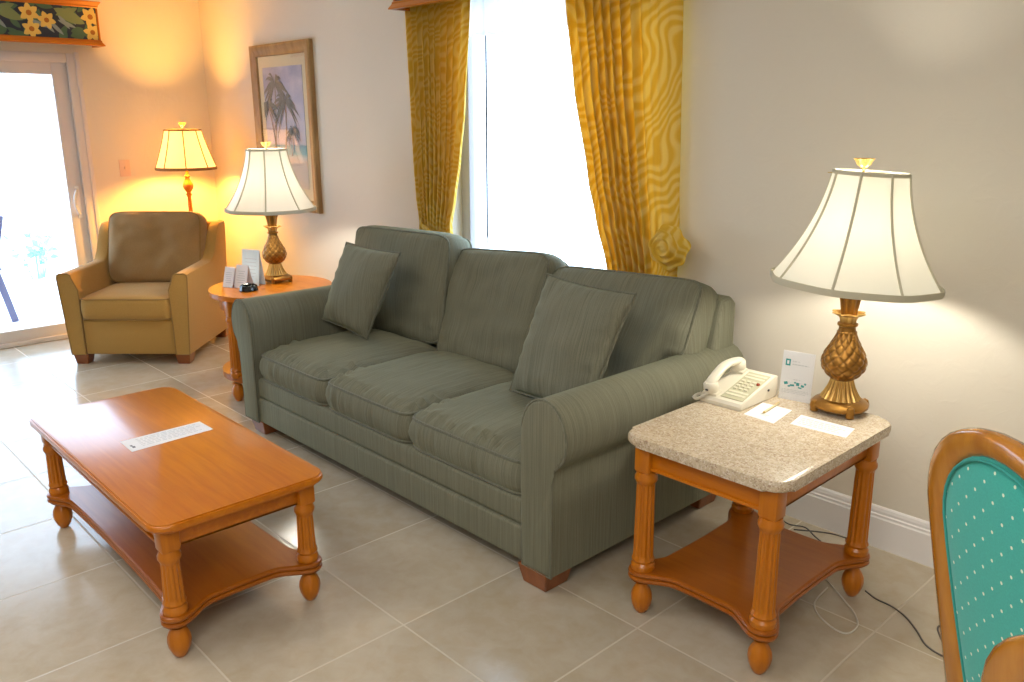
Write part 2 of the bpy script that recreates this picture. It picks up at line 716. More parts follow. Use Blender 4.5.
MAT['gold'] = gold_mat()
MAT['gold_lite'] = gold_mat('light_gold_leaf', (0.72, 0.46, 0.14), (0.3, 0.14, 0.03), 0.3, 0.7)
MAT['shade'] = translucent_mat('cream_lamp_shade_silk', (0.82, 0.81, 0.77), (0.95, 0.94, 0.88), 0.62)
MAT['shade_trim'] = translucent_mat('cream_shade_braid', (0.60, 0.57, 0.45), (0.5, 0.46, 0.32), 0.12)
MAT['shade_warm'] = translucent_mat('warm_lamp_shade_silk', (0.80, 0.72, 0.68), (0.97, 0.95, 0.93), 0.78)
MAT['shade_trim_warm'] = translucent_mat('brown_shade_braid', (0.30, 0.18, 0.08), (0.3, 0.16, 0.05), 0.1)
MAT['bulb'] = new_mat('white_bulb_glass', (0.9, 0.88, 0.82), 0.4)
MAT['brass'] = new_mat('brass_wire', (0.6, 0.42, 0.14), 0.3, metal=1.0)
MAT['curtain'] = curtain_mat((3.0, 3.0, 1))
MAT['curtain_flat'] = curtain_mat((2.3, 2.3, 1))
MAT['sheer'] = translucent_mat('white_sheer_fabric', (0.85, 0.85, 0.82), (0.9, 0.9, 0.88), 0.6)
MAT['plastic'] = new_mat('ivory_phone_plastic', (0.72, 0.67, 0.55), 0.35)
MAT['plastic2'] = new_mat('olive_phone_faceplate', (0.46, 0.44, 0.30), 0.45)
MAT['keys'] = new_mat('pale_phone_keys', (0.66, 0.62, 0.48), 0.4)
MAT['red'] = new_mat('red_lens', (0.30, 0.04, 0.012), 0.25)
MAT['dark'] = new_mat('dark_plastic', (0.03, 0.03, 0.035), 0.3)
MAT['paper'] = new_mat('white_paper', (0.80, 0.80, 0.82), 0.7)
MAT['paper_blue'] = new_mat('pale_blue_paper', (0.70, 0.79, 0.82), 0.6)
MAT['ink'] = new_mat('grey_ink', (0.56, 0.58, 0.60), 0.8)
MAT['ink_dark'] = new_mat('dark_ink', (0.10, 0.10, 0.12), 0.8)
MAT['teal_ink'] = new_mat('teal_ink', (0.03, 0.30, 0.30), 0.7)
MAT['cord_dark'] = new_mat('grey_cord_rubber', (0.10, 0.09, 0.08), 0.5)
MAT['cord_white'] = new_mat('ivory_cord_rubber', (0.62, 0.58, 0.50), 0.5)
MAT['teal'] = dot_fabric('teal_dotted_upholstery', (0.04, 0.44, 0.37), (0.74, 0.82, 0.62), spacing=0.047, r=0.0027)
MAT['picture_frame'] = wood('antique_oak_frame_wood', (0.26, 0.15, 0.055), (0.42, 0.27, 0.12), (25, 25, 5), rough=0.35, coat=0.1)
MAT['mat_board'] = new_mat('cream_mat_board', (0.68, 0.62, 0.44), 0.8)
MAT['patio'] = new_mat('pale_patio_slab', (0.80, 0.78, 0.82), 0.6)
MAT['outdoor_chair'] = new_mat('slate_blue_metal', (0.10, 0.10, 0.17), 0.4)
MAT['leaf'] = new_mat('green_leaf', (0.25, 0.55, 0.34), 0.5)
MAT['switch'] = new_mat('switch_plate_plastic', (0.70, 0.52, 0.42), 0.45)


# ------------------------------------------------------------------ the room
RX, RY, RH = 8.6, -6.2, 2.62      # room: x 0..RX, y RY..0, height RH
DY0, DY1, DZ = -3.10, -0.905, 1.94    # door opening in the left wall
WX0, WX1, WZ0, WZ1 = 2.86, 4.30, 0.55, 2.16    # window opening in the back wall


def struct(name, bm, m, parent=None, flat=True):
    return obj(name, bm, m, parent, flat=flat, kind='structure' if parent is None else None)


bm = B(); add_box(bm, (RX / 2 - 0.1, RY / 2, -0.05), (RX + 0.2, -RY + 0.4, 0.1)); struct('floor', bm, MAT['floor'])
bm = B(); add_box(bm, (RX / 2, RY / 2, RH + 0.05), (RX + 0.5, -RY + 0.5, 0.1)); struct('ceiling', bm, MAT['ceiling'])
bm = B()
add_box(bm, ((WX0 - 0.2) / 2, 0.1, RH / 2), (WX0 + 0.2, 0.2, RH))
add_box(bm, ((WX1 + RX) / 2, 0.1, RH / 2), (RX - WX1, 0.2, RH))
add_box(bm, ((WX0 + WX1) / 2, 0.1, WZ0 / 2), (WX1 - WX0, 0.2, WZ0))
add_box(bm, ((WX0 + WX1) / 2, 0.1, (WZ1 + RH) / 2), (WX1 - WX0, 0.2, RH - WZ1))
struct('wall_back', bm, MAT['wall'])
bm = B()
add_box(bm, (-0.1, DY1 / 2, RH / 2), (0.2, -DY1, RH))
add_box(bm, (-0.1, (DY0 + RY) / 2, RH / 2), (0.2, DY0 - RY, RH))
add_box(bm, (-0.1, (DY0 + DY1) / 2, (DZ + RH) / 2), (0.2, DY1 - DY0, RH - DZ))
struct('wall_left', bm, MAT['wall'])
bm = B(); add_box(bm, (RX + 0.1, RY / 2, RH / 2), (0.2, -RY, RH)); struct('wall_right', bm, MAT['wall'])
bm = B(); add_box(bm, (RX / 2, RY - 0.1, RH / 2), (RX + 0.4, 0.2, RH)); struct('wall_front', bm, MAT['wall'])


def baseboard_profile():
    return [(0, 0), (0.016, 0), (0.016, 0.112), (0.0125, 0.118), (0.0125, 0.126), (0.009, 0.130), (0.009, 0.139), (0.006, 0.150), (0.002, 0.156), (0, 0.156)]


# profile lies in (depth, z); extrude along the wall
bm = B()
pr = baseboard_profile()
add_prism(bm, [(d, z) for d, z in pr], 0.0, RX, Matrix(((0, 0, 1, 0), (-1, 0, 0, 0), (0, 1, 0, 0), (0, 0, 0, 1))))
struct('baseboard_back', bm, MAT['white_trim'])
bm = B()
add_prism(bm, [(d, z) for d, z in pr], -0.005, 0.89, Matrix(((1, 0, 0, 0), (0, 0, -1, 0), (0, 1, 0, 0), (0, 0, 0, 1))))
struct('baseboard_left', bm, MAT['white_trim'])

# sliding glass door
door = bpy.data.objects.new('door_1', None); COL.objects.link(door); door['kind'] = 'structure'
bm = B()
W = 0.055
add_box(bm, (-0.07, DY1 - W / 2, DZ / 2), (0.15, W, DZ), 0.004)
add_box(bm, (-0.07, DY0 + W / 2, DZ / 2), (0.15, W, DZ), 0.004)
add_box(bm, (-0.07, (DY0 + DY1) / 2, DZ - 0.03), (0.148, DY1 - DY0 - 2 * W, 0.06), 0.004)
add_box(bm, (-0.07, (DY0 + DY1) / 2, 0.015), (0.148, DY1 - DY0 - 2 * W, 0.03), 0.004)
add_box(bm, (-0.012, DY1 + 0.012, DZ / 2), (0.05, 0.03, DZ + 0.02), 0.004)     # inner casing strip
obj('door_frame', bm, MAT['alu'], door)
for (y0, y1, x) in ((-2.02, DY1 - W, -0.045), (DY0 + W, -1.93, -0.10)):
    bm = B()
    S = 0.095
    add_box(bm, (x, y1 - S / 2, 0.965), (0.04, S, 1.85), 0.003)
    add_box(bm, (x, y0 + S / 2, 0.965), (0.04, S, 1.85), 0.003)
    add_box(bm, (x, (y0 + y1) / 2, 1.845), (0.04, y1 - y0 - 2 * S, 0.085), 0.003)
    add_box(bm, (x, (y0 + y1) / 2, 0.065), (0.04, y1 - y0 - 2 * S, 0.085), 0.003)
    leaf = obj('door_panel', bm, MAT['alu'], door)
    bm = B(); add_box(bm, (x, (y0 + y1) / 2, 0.96), (0.006, y1 - y0 - 2 * S + 0.02, 1.70)); obj('glass_pane', bm, MAT['glass'], leaf, flat=True)
    if x > -0.06:
        bm = B()
        yh = y1 - 0.045
        pts = smooth_path([(x + 0.02, yh + 0.008, 1.03), (x + 0.045, yh - 0.005, 1.025), (x + 0.062, yh - 0.022, 0.99), (x + 0.066, yh - 0.028, 0.95), (x + 0.062, yh - 0.022, 0.91), (x + 0.045, yh - 0.005, 0.875), (x + 0.02, yh + 0.008, 0.87)], 5)
        add_tube(bm, pts, 0.010, 8)
        add_box(bm, (x + 0.022, yh + 0.008, 0.95), (0.006, 0.028, 0.22), 0.002)
        obj('door_handle', bm, MAT['white_trim'], leaf)

# window behind the sofa
win = bpy.data.objects.new('window_1', None); COL.objects.link(win); win['kind'] = 'structure'
bm = B()
F = 0.07
yc = 0.13
add_box(bm, (WX0 + F / 2, yc, (WZ0 + WZ1) / 2), (F, 0.07, WZ1 - WZ0), 0.004)
add_box(bm, (WX1 - F / 2, yc, (WZ0 + WZ1) / 2), (F, 0.07, WZ1 - WZ0), 0.004)
add_box(bm, ((WX0 + WX1) / 2, yc, WZ1 - F / 2), (WX1 - WX0 - 2 * F, 0.07, F), 0.004)
add_box(bm, ((WX0 + WX1) / 2, yc, WZ0 + F / 2), (WX1 - WX0 - 2 * F, 0.07, F), 0.004)
obj('window_frame', bm, new_mat('shade_grey_window_aluminium', (0.42, 0.40, 0.43), 0.45), win)  # grey darkened to paint in the shade on the backlit frame
bm = B(); add_box(bm, ((WX0 + WX1) / 2, yc, (WZ0 + WZ1) / 2), (WX1 - WX0 - 2 * F + 0.02, 0.006, WZ1 - WZ0 - 2 * F + 0.02)); obj('glass_pane', bm, MAT['glass'], win, flat=True)
bm = B(); add_box(bm, ((WX0 + WX1) / 2, 0.03, WZ0 + 0.012), (WX1 - WX0 - 0.004, 0.12, 0.024), 0.005); obj('window_sill', bm, MAT['white_trim'], win)


# ------------------------------------------------------------------ sofa
SX0, SX1, SYF, SYB = 2.715, 4.575, -1.112, -0.085    # inner width, front, back
sofa = thing('sofa', 'sage green three-seat sofa with rolled arms standing under the window', 'sofa', (3.63, -0.63, 0))
OX, OY = 3.63, -0.63
L = lambda x, y, z: (x - OX, y - OY, z)


def arm_profile(k=1.0):
    """(outward distance from the inner face, z)"""
    p = [(0.0, 0.07), (0.0, 0.30), (-0.003, 0.45)]
    cx, cz, r = 0.119, 0.55, 0.121
    for i in range(15):
        a = radians(180 - i * 15)
        if a < radians(-45):
            break
        p.append((cx + r * cos(a), cz + r * sin(a)))
    p += [(0.180, 0.452), (0.168, 0.44), (0.165, 0.40), (0.163, 0.07)]
    return [(a * k, b) for a, b in p]


for side, x0, k in ((1, SX1, 0.80), (-1, SX0, 0.80)):
    prof = arm_profile(k)
    M = Matrix(((side, 0, 0, x0 - OX), (0, 0, 1, SYF - OY), (0, 1, 0, 0), (0, 0, 0, 1)))
    bm = B()
    add_prism(bm, prof, 0.0, SYB - SYF, M, bev=0.012, seg=3)
    arm = obj('arm', bm, MAT['sofa_arm'], sofa, angle=50)
    bm = B()
    loop = [M @ Vector((a, b, -0.001)) for a, b in prof]
    loop2 = [M @ Vector((a * 1.0, b, 0.006)) for a, b in prof]
    add_tube(bm, loop2, 0.0048, 6, closed=True)
    obj('piping', bm, MAT['sofa_pipe'], arm)

# base with two upholstered bands
bm = B()
add_box(bm, L(3.63, -0.62, 0.155), (SX1 - SX0 + 0.02, 0.88, 0.155), 0.01)
base = obj('base', bm, MAT['sofa'], sofa)
bm = B()
add_box(bm, L(3.63, SYF + 0.045, 0.131), (SX1 - SX0 - 0.004, 0.06, 0.125), 0.012, 3)
obj('front_rail', bm, MAT['sofa'], sofa)
bm = B()
add_box(bm, L(3.63, SYF + 0.052, 0.243), (SX1 - SX0 - 0.004, 0.06, 0.098), 0.016, 3)
obj('front_band', bm, MAT['sofa'], sofa)
# back
bm = B()
prof = [(0, 0.07), (0.20, 0.07), (0.20, 0.45), (0.12, 0.80), (0.10, 0.845), (0.04, 0.855), (0.01, 0.83)]
M = Matrix(((0, 0, 1, 2.58 - OX), (-1, 0, 0, -0.085 - OY), (0, 1, 0, 0), (0, 0, 0, 1)))
add_prism(bm, prof, 0, 4.705 - 2.58, M, bev=0.02, seg=3)
obj('back', bm, MAT['sofa'], sofa, angle=45)
# feet
for (x, y) in ((2.672, -1.03), (4.622, -1.045), (2.655, -0.17), (4.622, -0.17)):
    bm = B()
    t = bmesh.new(); bmesh.ops.create_cube(t, size=1.0)
    for v in t.verts:
        s = 0.135 if v.co.z > 0 else 0.105
        v.co = Vector((v.co.x * s, v.co.y * s, v.co.z * 0.072 + 0.036))
    bmesh.ops.bevel(t, geom=t.edges[:], offset=0.004, segments=1, affect='EDGES')
    merge(bm, t, Matrix.Translation(L(x, y, 0)))
    obj('foot', bm, MAT['foot_wood'], sofa)


def seat_slump(co, u, v):
    if co.z > 0:
        co.z -= 0.012 * max(0, -v) ** 2
    return co


for i, (xa, xb) in enumerate(((2.722, 3.318), (3.322, 3.918), (3.922, 4.560))):
    bm, lp = cushion(xb - xa, 0.66, 0.125, crown=0.046, p=12, n=40, bulge=0.014, wr=0.006, seed=i * 5 + 1, gather=0.020, slump=seat_slump)
    M = Matrix.Translation(L((xa + xb) / 2, -0.755, 0.362))
    xform(bm, M)
    c = obj('seat_cushion', bm, MAT['sofa'], sofa, angle=60)
    bm = piping_bm([[M @ p for p in q] for q in lp])
    obj('piping', bm, MAT['sofa_pipe'], c)

def ear(w, hgt, i):
    """the outer cushions have an ear that lies over the arm"""
    if i == 1:
        return None
    sgn = 1 if i == 2 else -1
    def f(co, u, v):
        q = (sgn * co.x - (w / 2 - 0.20)) / 0.13
        q = max(0.0, min(1.0, q))
        q = q * q * (3 - 2 * q)
        lo = -hgt / 2 + (0.235 if i == 2 else 0.22) * q
        co.y = lo + (co.y + hgt / 2) * (hgt / 2 - lo) / hgt
        return co
    return f


for i, (xa, xb, yb_, zb, yt, zt, rollv) in enumerate(((2.535, 3.325, -0.475, 0.45, -0.385, 0.965, -1.5), (3.315, 3.92, -0.50, 0.44, -0.315, 0.935, -4), (3.92, 4.672, -0.53, 0.44, -0.285, 0.922, -2.5))):
    # front face runs from (yb_, zb) at the seat to (yt, zt) at the top
    hgt = math.hypot(yt - yb_, zt - zb)
    lean = math.atan2(yt - yb_, zt - zb)
    bm, lp = cushion(xb - xa, hgt, 0.14, crown=0.04, p=10, n=26, bulge=0.016, wr=0.016, seed=i * 7 + 2, gather=0.005, slump=ear(xb - xa, hgt, i))
    ctr = Vector(((xa + xb) / 2, (yb_ + yt) / 2 + 0.095 * cos(lean), (zb + zt) / 2 - 0.095 * sin(lean)))
    M = Matrix.Translation(L(*ctr)) @ Matrix.Rotation(pi / 2 - lean, 4, 'X') @ Matrix.Rotation(radians(-rollv), 4, 'Z')
    xform(bm, M)
    c = obj('back_cushion', bm, MAT['sofa'], sofa, angle=60)
    bm = piping_bm([[M @ p for p in q] for q in lp])
    obj('piping', bm, MAT['sofa_pipe'], c)


# throw pillows
def throw_pillow(label, BL, BR, TR, TL, seed, thick=0.13):
    BL, BR, TR, TL = Vector(BL), Vector(BR), Vector(TR), Vector(TL)
    n = 28
    bm = B()
    w = ((BR - BL).length + (TR - TL).length) / 2
    h = ((TL - BL).length + (TR - BR).length) / 2
    g = {}
    edge = []
    for sgn in (1, -1):
        for i in range(n + 1):
            for j in range(n + 1):
                u, v = -1 + 2 * i / n, -1 + 2 * j / n
                border = i in (0, n) or j in (0, n)
                x = w / 2 * u * (1 - 0.045 * (1 - v * v))
                y = h / 2 * v * (1 - 0.045 * (1 - u * u))
                k = max(0.0, (1 - u * u) * (1 - v * v)) ** 0.5
                z = thick / 2 * k * 1.1
                z += 0.011 * k ** 0.6 * noise.noise(Vector((x * 8 + seed, y * 8, sgn)))
                e = (1 - abs(u)) if abs(u) > abs(v) else (1 - abs(v))
                s = y if abs(u) > abs(v) else x
                z += 0.006 * max(0, 1 - e * 2.6) * min(1, e * 8) * sin(s * 95 + seed + 4 * noise.noise(Vector((s * 7, seed, 0))))
                if border and sgn < 0:
                    g[(sgn, i, j)] = g[(1, i, j)]
                else:
                    g[(sgn, i, j)] = bm.verts.new((x, y, 0.0 if border else sgn * max(z, 0.002)))
        for i in range(n):
            for j in range(n):
                q = (g[(sgn, i, j)], g[(sgn, i + 1, j)], g[(sgn, i + 1, j + 1)], g[(sgn, i, j + 1)])
                bm.faces.new(q if sgn > 0 else tuple(reversed(q)))
    idx = [(i, 0) for i in range(n)] + [(n, j) for j in range(n)] + [(i, n) for i in range(n, 0, -1)] + [(0, j) for j in range(n, 0, -1)]
    loop = [g[(1, i, j)].co.copy() for i, j in idx]
    c = (BL + BR + TR + TL) / 4
    nrm = (TR - BL).cross(TL - BR).normalized()
    base = thing('throw_pillow', label, 'pillow', (c.x, c.y, min(BL.z, BR.z)), 0, 'throw pillows on the sofa')
    def place(p):
        q, r = p.x / w + 0.5, p.y / h + 0.5
        return (BL * (1 - q) + BR * q) * (1 - r) + (TL * (1 - q) + TR * q) * r + nrm * p.z - base.location
    for v in bm.verts:
        v.co = place(v.co)
    o = obj('pillow_body', bm, MAT['pillow'], base, angle=80)
    b2 = B()
    add_tube(b2, [place(p) for p in loop], 0.005, 6, closed=True)
    obj('piping', b2, MAT['sofa_pipe'], base)


throw_pillow('sage green pillow with gathered right side leaning by the round table',
             (2.725, -0.725, 0.53), (3.06, -0.685, 0.480), (3.21, -0.575, 0.905), (2.745, -0.57, 0.905), 3.0)
throw_pillow('smooth square sage green pillow leaning at the sofa end beside the granite-topped table',
             (4.10, -0.715, 0.478), (4.53, -0.75, 0.478), (4.625, -0.615, 0.925), (4.165, -0.575, 0.93), 11.0)


# ------------------------------------------------------------------ tables
def fluted_leg(parent, x, y, ztop, ztopblock, zshelf, r=0.024, mat=None, foot=True):
    """square block at the apron, fluted round column, ring, egg foot"""
    mat = mat or MAT['wood_z']
    bm = B()
    add_box(bm, (x, y, (ztop + ztopblock) / 2), (0.056, 0.056, ztop - ztopblock), 0.008, 2)
    flute = lambda a, z, rr: rr * (1 - 0.13 * (0.5 + 0.5 * cos(12 * a)) ** 1.5) if zshelf + 0.07 < z < ztopblock - 0.035 else rr
    z0, z1 = zshelf + 0.03, ztopblock
    prof = [(r * 1.25, zshelf + 0.02), (r * 1.42, zshelf + 0.034), (r * 1.42, zshelf + 0.046), (r * 1.2, zshelf + 0.055), (r * 1.36, zshelf + 0.064), (r * 1.22, zshelf + 0.075)]
    N = 8
    a, b = zshelf + 0.08, z1 - 0.04
    for i in range(N + 1):
        t = i / N
        prof.append((r * (1.20 - 0.12 * t), a + (b - a) * t))
    prof += [(r * 1.12, z1 - 0.034), (r * 1.34, z1 - 0.024), (r * 1.34, z1 - 0.014), (r * 1.18, z1 - 0.006), (r * 1.16, z1 + 0.002)]
    add_lathe(bm, prof, 48, (x, y, 0), flute)
    leg = obj('leg', bm, mat, parent, angle=32)
    bm = B()
    prof = [(0.012, 0.0), (0.016, 0.004), (0.024, 0.016), (0.031, 0.034), (0.034, 0.052), (0.032, 0.070), (0.025, 0.086), (0.018, 0.096), (0.018, zshelf - 0.015), (0.03, zshelf - 0.012)]
    ff = lambda a, z, rr: rr * (1 - 0.05 * (0.5 + 0.5 * cos(8 * a)) ** 3) if 0.01 < z < 0.09 else rr
    add_lathe(bm, prof, 40, (x, y, 0), ff)
    obj('foot', bm, mat, leg)
    return leg


def shelf_outline(hx, hy, dip_x, dip_y, boss=0.036):
    """rectangle between four bosses with concave sides"""
    pts = []
    cs = [(hx, hy), (-hx, hy), (-hx, -hy), (hx, -hy)]
    for q in range(4):
        cx, cy = cs[q]
        a0 = [(-1, 0), (0, -1), (1, 0), (0, 1)]
        start = [0 - 30, 90 - 30, 180 - 30, 270 - 30][q]
        start += 30
        for i in range(7):
            a = radians(start + 90 * i / 6)
            pts.append((cx + boss * cos(a), cy + boss * sin(a)))
        nx, ny = cs[(q + 1) % 4]
        dip = dip_y if q % 2 == 0 else dip_x
        nrm = [(0, 1), (-1, 0), (0, -1), (1, 0)][q]
        ln = math.hypot(nx - cx, ny - cy)
        for i in range(1, 40):
            t = i / 40
            px, py = cx + (nx - cx) * t, cy + (ny - cy) * t
            e = min(t, 1 - t) * ln
            k = min(1.0, e / 0.115)
            k = k * k * (3 - 2 * k)
            sft = boss + (-dip - boss) * k - 0.012 * (1 - (2 * t - 1) ** 2)
            pts.append((px + nrm[0] * sft, py + nrm[1] * sft))
    return pts


def reeded_shelf(bm, pts, z0, z1):
    """shelf board with two rounded reeds run along its edge"""
    clean = []
    for p in pts:
        if not clean or math.hypot(p[0] - clean[-1][0], p[1] - clean[-1][1]) > 0.003:
            clean.append(p)
    add_prism(bm, clean, z0 + 0.001, z1)
    r = (z1 - z0) / 4
    for z in (z0 + r, z1 - r):
        add_tube(bm, [(p[0], p[1], z - 0.0002) for p in clean], r, 8, closed=True)


def apron(parent, hx, hy, z0, z1, mat):
    for (c, s) in (((0, -hy), (2 * hx - 0.05, 0.022)), ((0, hy), (2 * hx - 0.05, 0.022)), ((hx, 0), (0.022, 2 * hy - 0.05)), ((-hx, 0), (0.022, 2 * hy - 0.05))):
        bm = B()
        add_box(bm, (c[0], c[1], (z0 + z1) / 2), (s[0], s[1], z1 - z0), 0.003)
        b = 0.007
        add_box(bm, (c[0], c[1], z0 + 0.005), (s[0], s[1] + 2 * b, 0.010), 0.003)
        obj('apron', bm, mat, parent)


# coffee table
ct = thing('coffee_table', 'long honey-coloured wooden coffee table with lower shelf in front of the sofa', 'table', (3.622, -1.886, 0))
CW, CD, CH = 1.235, 0.54, 0.447
bm = B()
add_prism(bm, round_rect(CW, CD, 0.055, 8), CH - 0.024, CH - 0.004, bev=0.008, seg=3)
add_prism(bm, round_rect(CW - 0.012, CD - 0.012, 0.05, 8), CH - 0.01, CH, bev=0.003, seg=2)
add_prism(bm, round_rect(CW - 0.03, CD - 0.03, 0.045, 8), CH - 0.034, CH - 0.022, bev=0.003, seg=2)
obj('tabletop', bm, MAT['wood'], ct)
hx, hy = 0.548, 0.213
apron(ct, hx, hy, CH - 0.10, CH - 0.034, MAT['wood'])
for sx in (-1, 1):
    for sy in (-1, 1):
        fluted_leg(ct, sx * hx, sy * hy, CH - 0.034, CH - 0.105, 0.115)
bm = B()
reeded_shelf(bm, shelf_outline(hx, hy, 0.012, 0.006), 0.112, 0.146)
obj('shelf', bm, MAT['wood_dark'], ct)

# granite topped end table
et = thing('end_table', 'square wooden end table with speckled granite top right of the sofa', 'table', (5.163, -0.668, 0))
EW, ED, EH = 0.535, 0.69, 0.604
bm = B()
add_prism(bm, round_rect(EW, ED, 0.06, 8), EH - 0.032, EH, bev=0.012, seg=4)
obj('granite_top', bm, MAT['granite'], et)
hx, hy = 0.208, 0.285
apron(et, hx, hy, EH - 0.112, EH - 0.034, MAT['wood'])
for sx in (-1, 1):
    for sy in (-1, 1):
        fluted_leg(et, sx * hx, sy * hy, EH - 0.034, EH - 0.125, 0.125, r=0.026)
bm = B()
reeded_shelf(bm, shelf_outline(hx, hy, 0.008, 0.008), 0.122, 0.156)
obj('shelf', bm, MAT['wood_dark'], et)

# round side table
st = thing('side_table', 'round wooden side table with lower shelf between armchair and sofa', 'table', (2.08, -0.66, 0))
bm = B()
circ = lambda r, n=64: [(r * cos(2 * pi * i / n), r * sin(2 * pi * i / n)) for i in range(n)]
add_prism(bm, circ(0.335), 0.572, 0.600, bev=0.010, seg=3)
obj('tabletop', bm, MAT['wood'], st)
bm = B()
add_prism(bm, circ(0.285), 0.50, 0.572, bev=0.004)
obj('apron', bm, MAT['wood'], st)
for k in range(4):
    a = radians(-77 + 90 * k)
    fluted_leg(st, 0.285 * cos(a), 0.285 * sin(a), 0.572, 0.48, 0.115)
bm = B()
add_prism(bm, circ(0.30), 0.112, 0.146, bev=0.009, seg=3)
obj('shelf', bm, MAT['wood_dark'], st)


# ------------------------------------------------------------------ lamps
def shade_part(parent, z0, z1, r0, r1, mat, trim, flare=2.1, nrib=8, rot=0.0, wave=0.03, tilt=0.0):
    n = 20
    def rad(t, a=None):
        r = r1 + (r0 - r1) * (1 - t) ** flare * 0.68 + (r0 - r1) * (1 - t) * 0.32
        return r
    def rf(a, z, r):
        return r * (1 - wave * (0.5 - 0.5 * cos(nrib * (a - rot))))
    prof = [(rad(i / n), z0 + (z1 - z0) * i / n) for i in range(n + 1)]
    bm = B()
    add_lathe(bm, prof, 96, rf=rf, cap=False)
    th = 0.0012
    inner = [(r - th, z) for r, z in prof]
    add_lathe(bm, inner, 96, rf=rf, cap=False)
    bm.verts.ensure_lookup_table()
    sh = obj('lamp_shade', bm, mat, parent, angle=70)
    if tilt:
        # the shade sits slightly askew on its harp: turned about a level axis through its middle
        ax = Vector((-0.70, 0.66, 0)); ax.rotate(Matrix.Rotation(-parent.rotation_euler.z, 3, 'Z'))
        pv = Vector((0, 0, z0 - 0.10))
        sh.matrix_local = Matrix.Translation(pv) @ Matrix.Rotation(tilt, 4, ax) @ Matrix.Translation(-pv)
    for k in range(nrib):
        b = B()
        a = rot + 2 * pi * k / nrib
        pts = [((rad(i / n) + 0.0015) * cos(a), (rad(i / n) + 0.0015) * sin(a)) + (z0 + (z1 - z0) * i / n,) for i in range(n + 1)]
        # a narrow flat braid along the rib
        add_tube(b, pts, 0.0040, 6)
        obj('rib', b, trim, sh)
    for (z, r, h) in ((z0, r0, 0.020), (z1, r1, 0.013)):
        b = B()
        pr = [(r + 0.0005, z - h * 0.3), (r + 0.003, z), (r + 0.002, z + h * 0.7)]
        if z == z1:
            pr = [(r + 0.002, z - h * 0.8), (r + 0.003, z - h * .3), (r + 0.001, z + h * 0.1)]
        add_lathe(b, pr + [(q[0] - 0.005, q[1]) for q in reversed(pr)] + [pr[0]], 96, rf=rf, cap=False)
        obj('trim_band', b, trim, sh)
    for c in children(parent):
        if tilt and c.name.startswith('harp'):
            c.matrix_local = sh.matrix_local
    return sh


def flower_finial(parent, z, mat, s=1.0):
    bm = B()
    add_lathe(bm, [(0.004 * s, z - 0.012), (0.004 * s, z), (0.009 * s, z + 0.004), (0.009 * s, z + 0.009), (0.005 * s, z + 0.013)], 16)
    rf = lambda a, zz, r: r * (1 + 0.22 * cos(5 * a) * min(1, r / 0.02))
    add_lathe(bm, [(0.008 * s, z + 0.008), (0.018 * s, z + 0.016), (0.020 * s, z + 0.024), (0.027 * s, z + 0.034), (0.024 * s, z + 0.035), (0.016 * s, z + 0.026), (0.006 * s, z + 0.02)], 40, rf=rf)
    return obj('finial', bm, mat, parent)


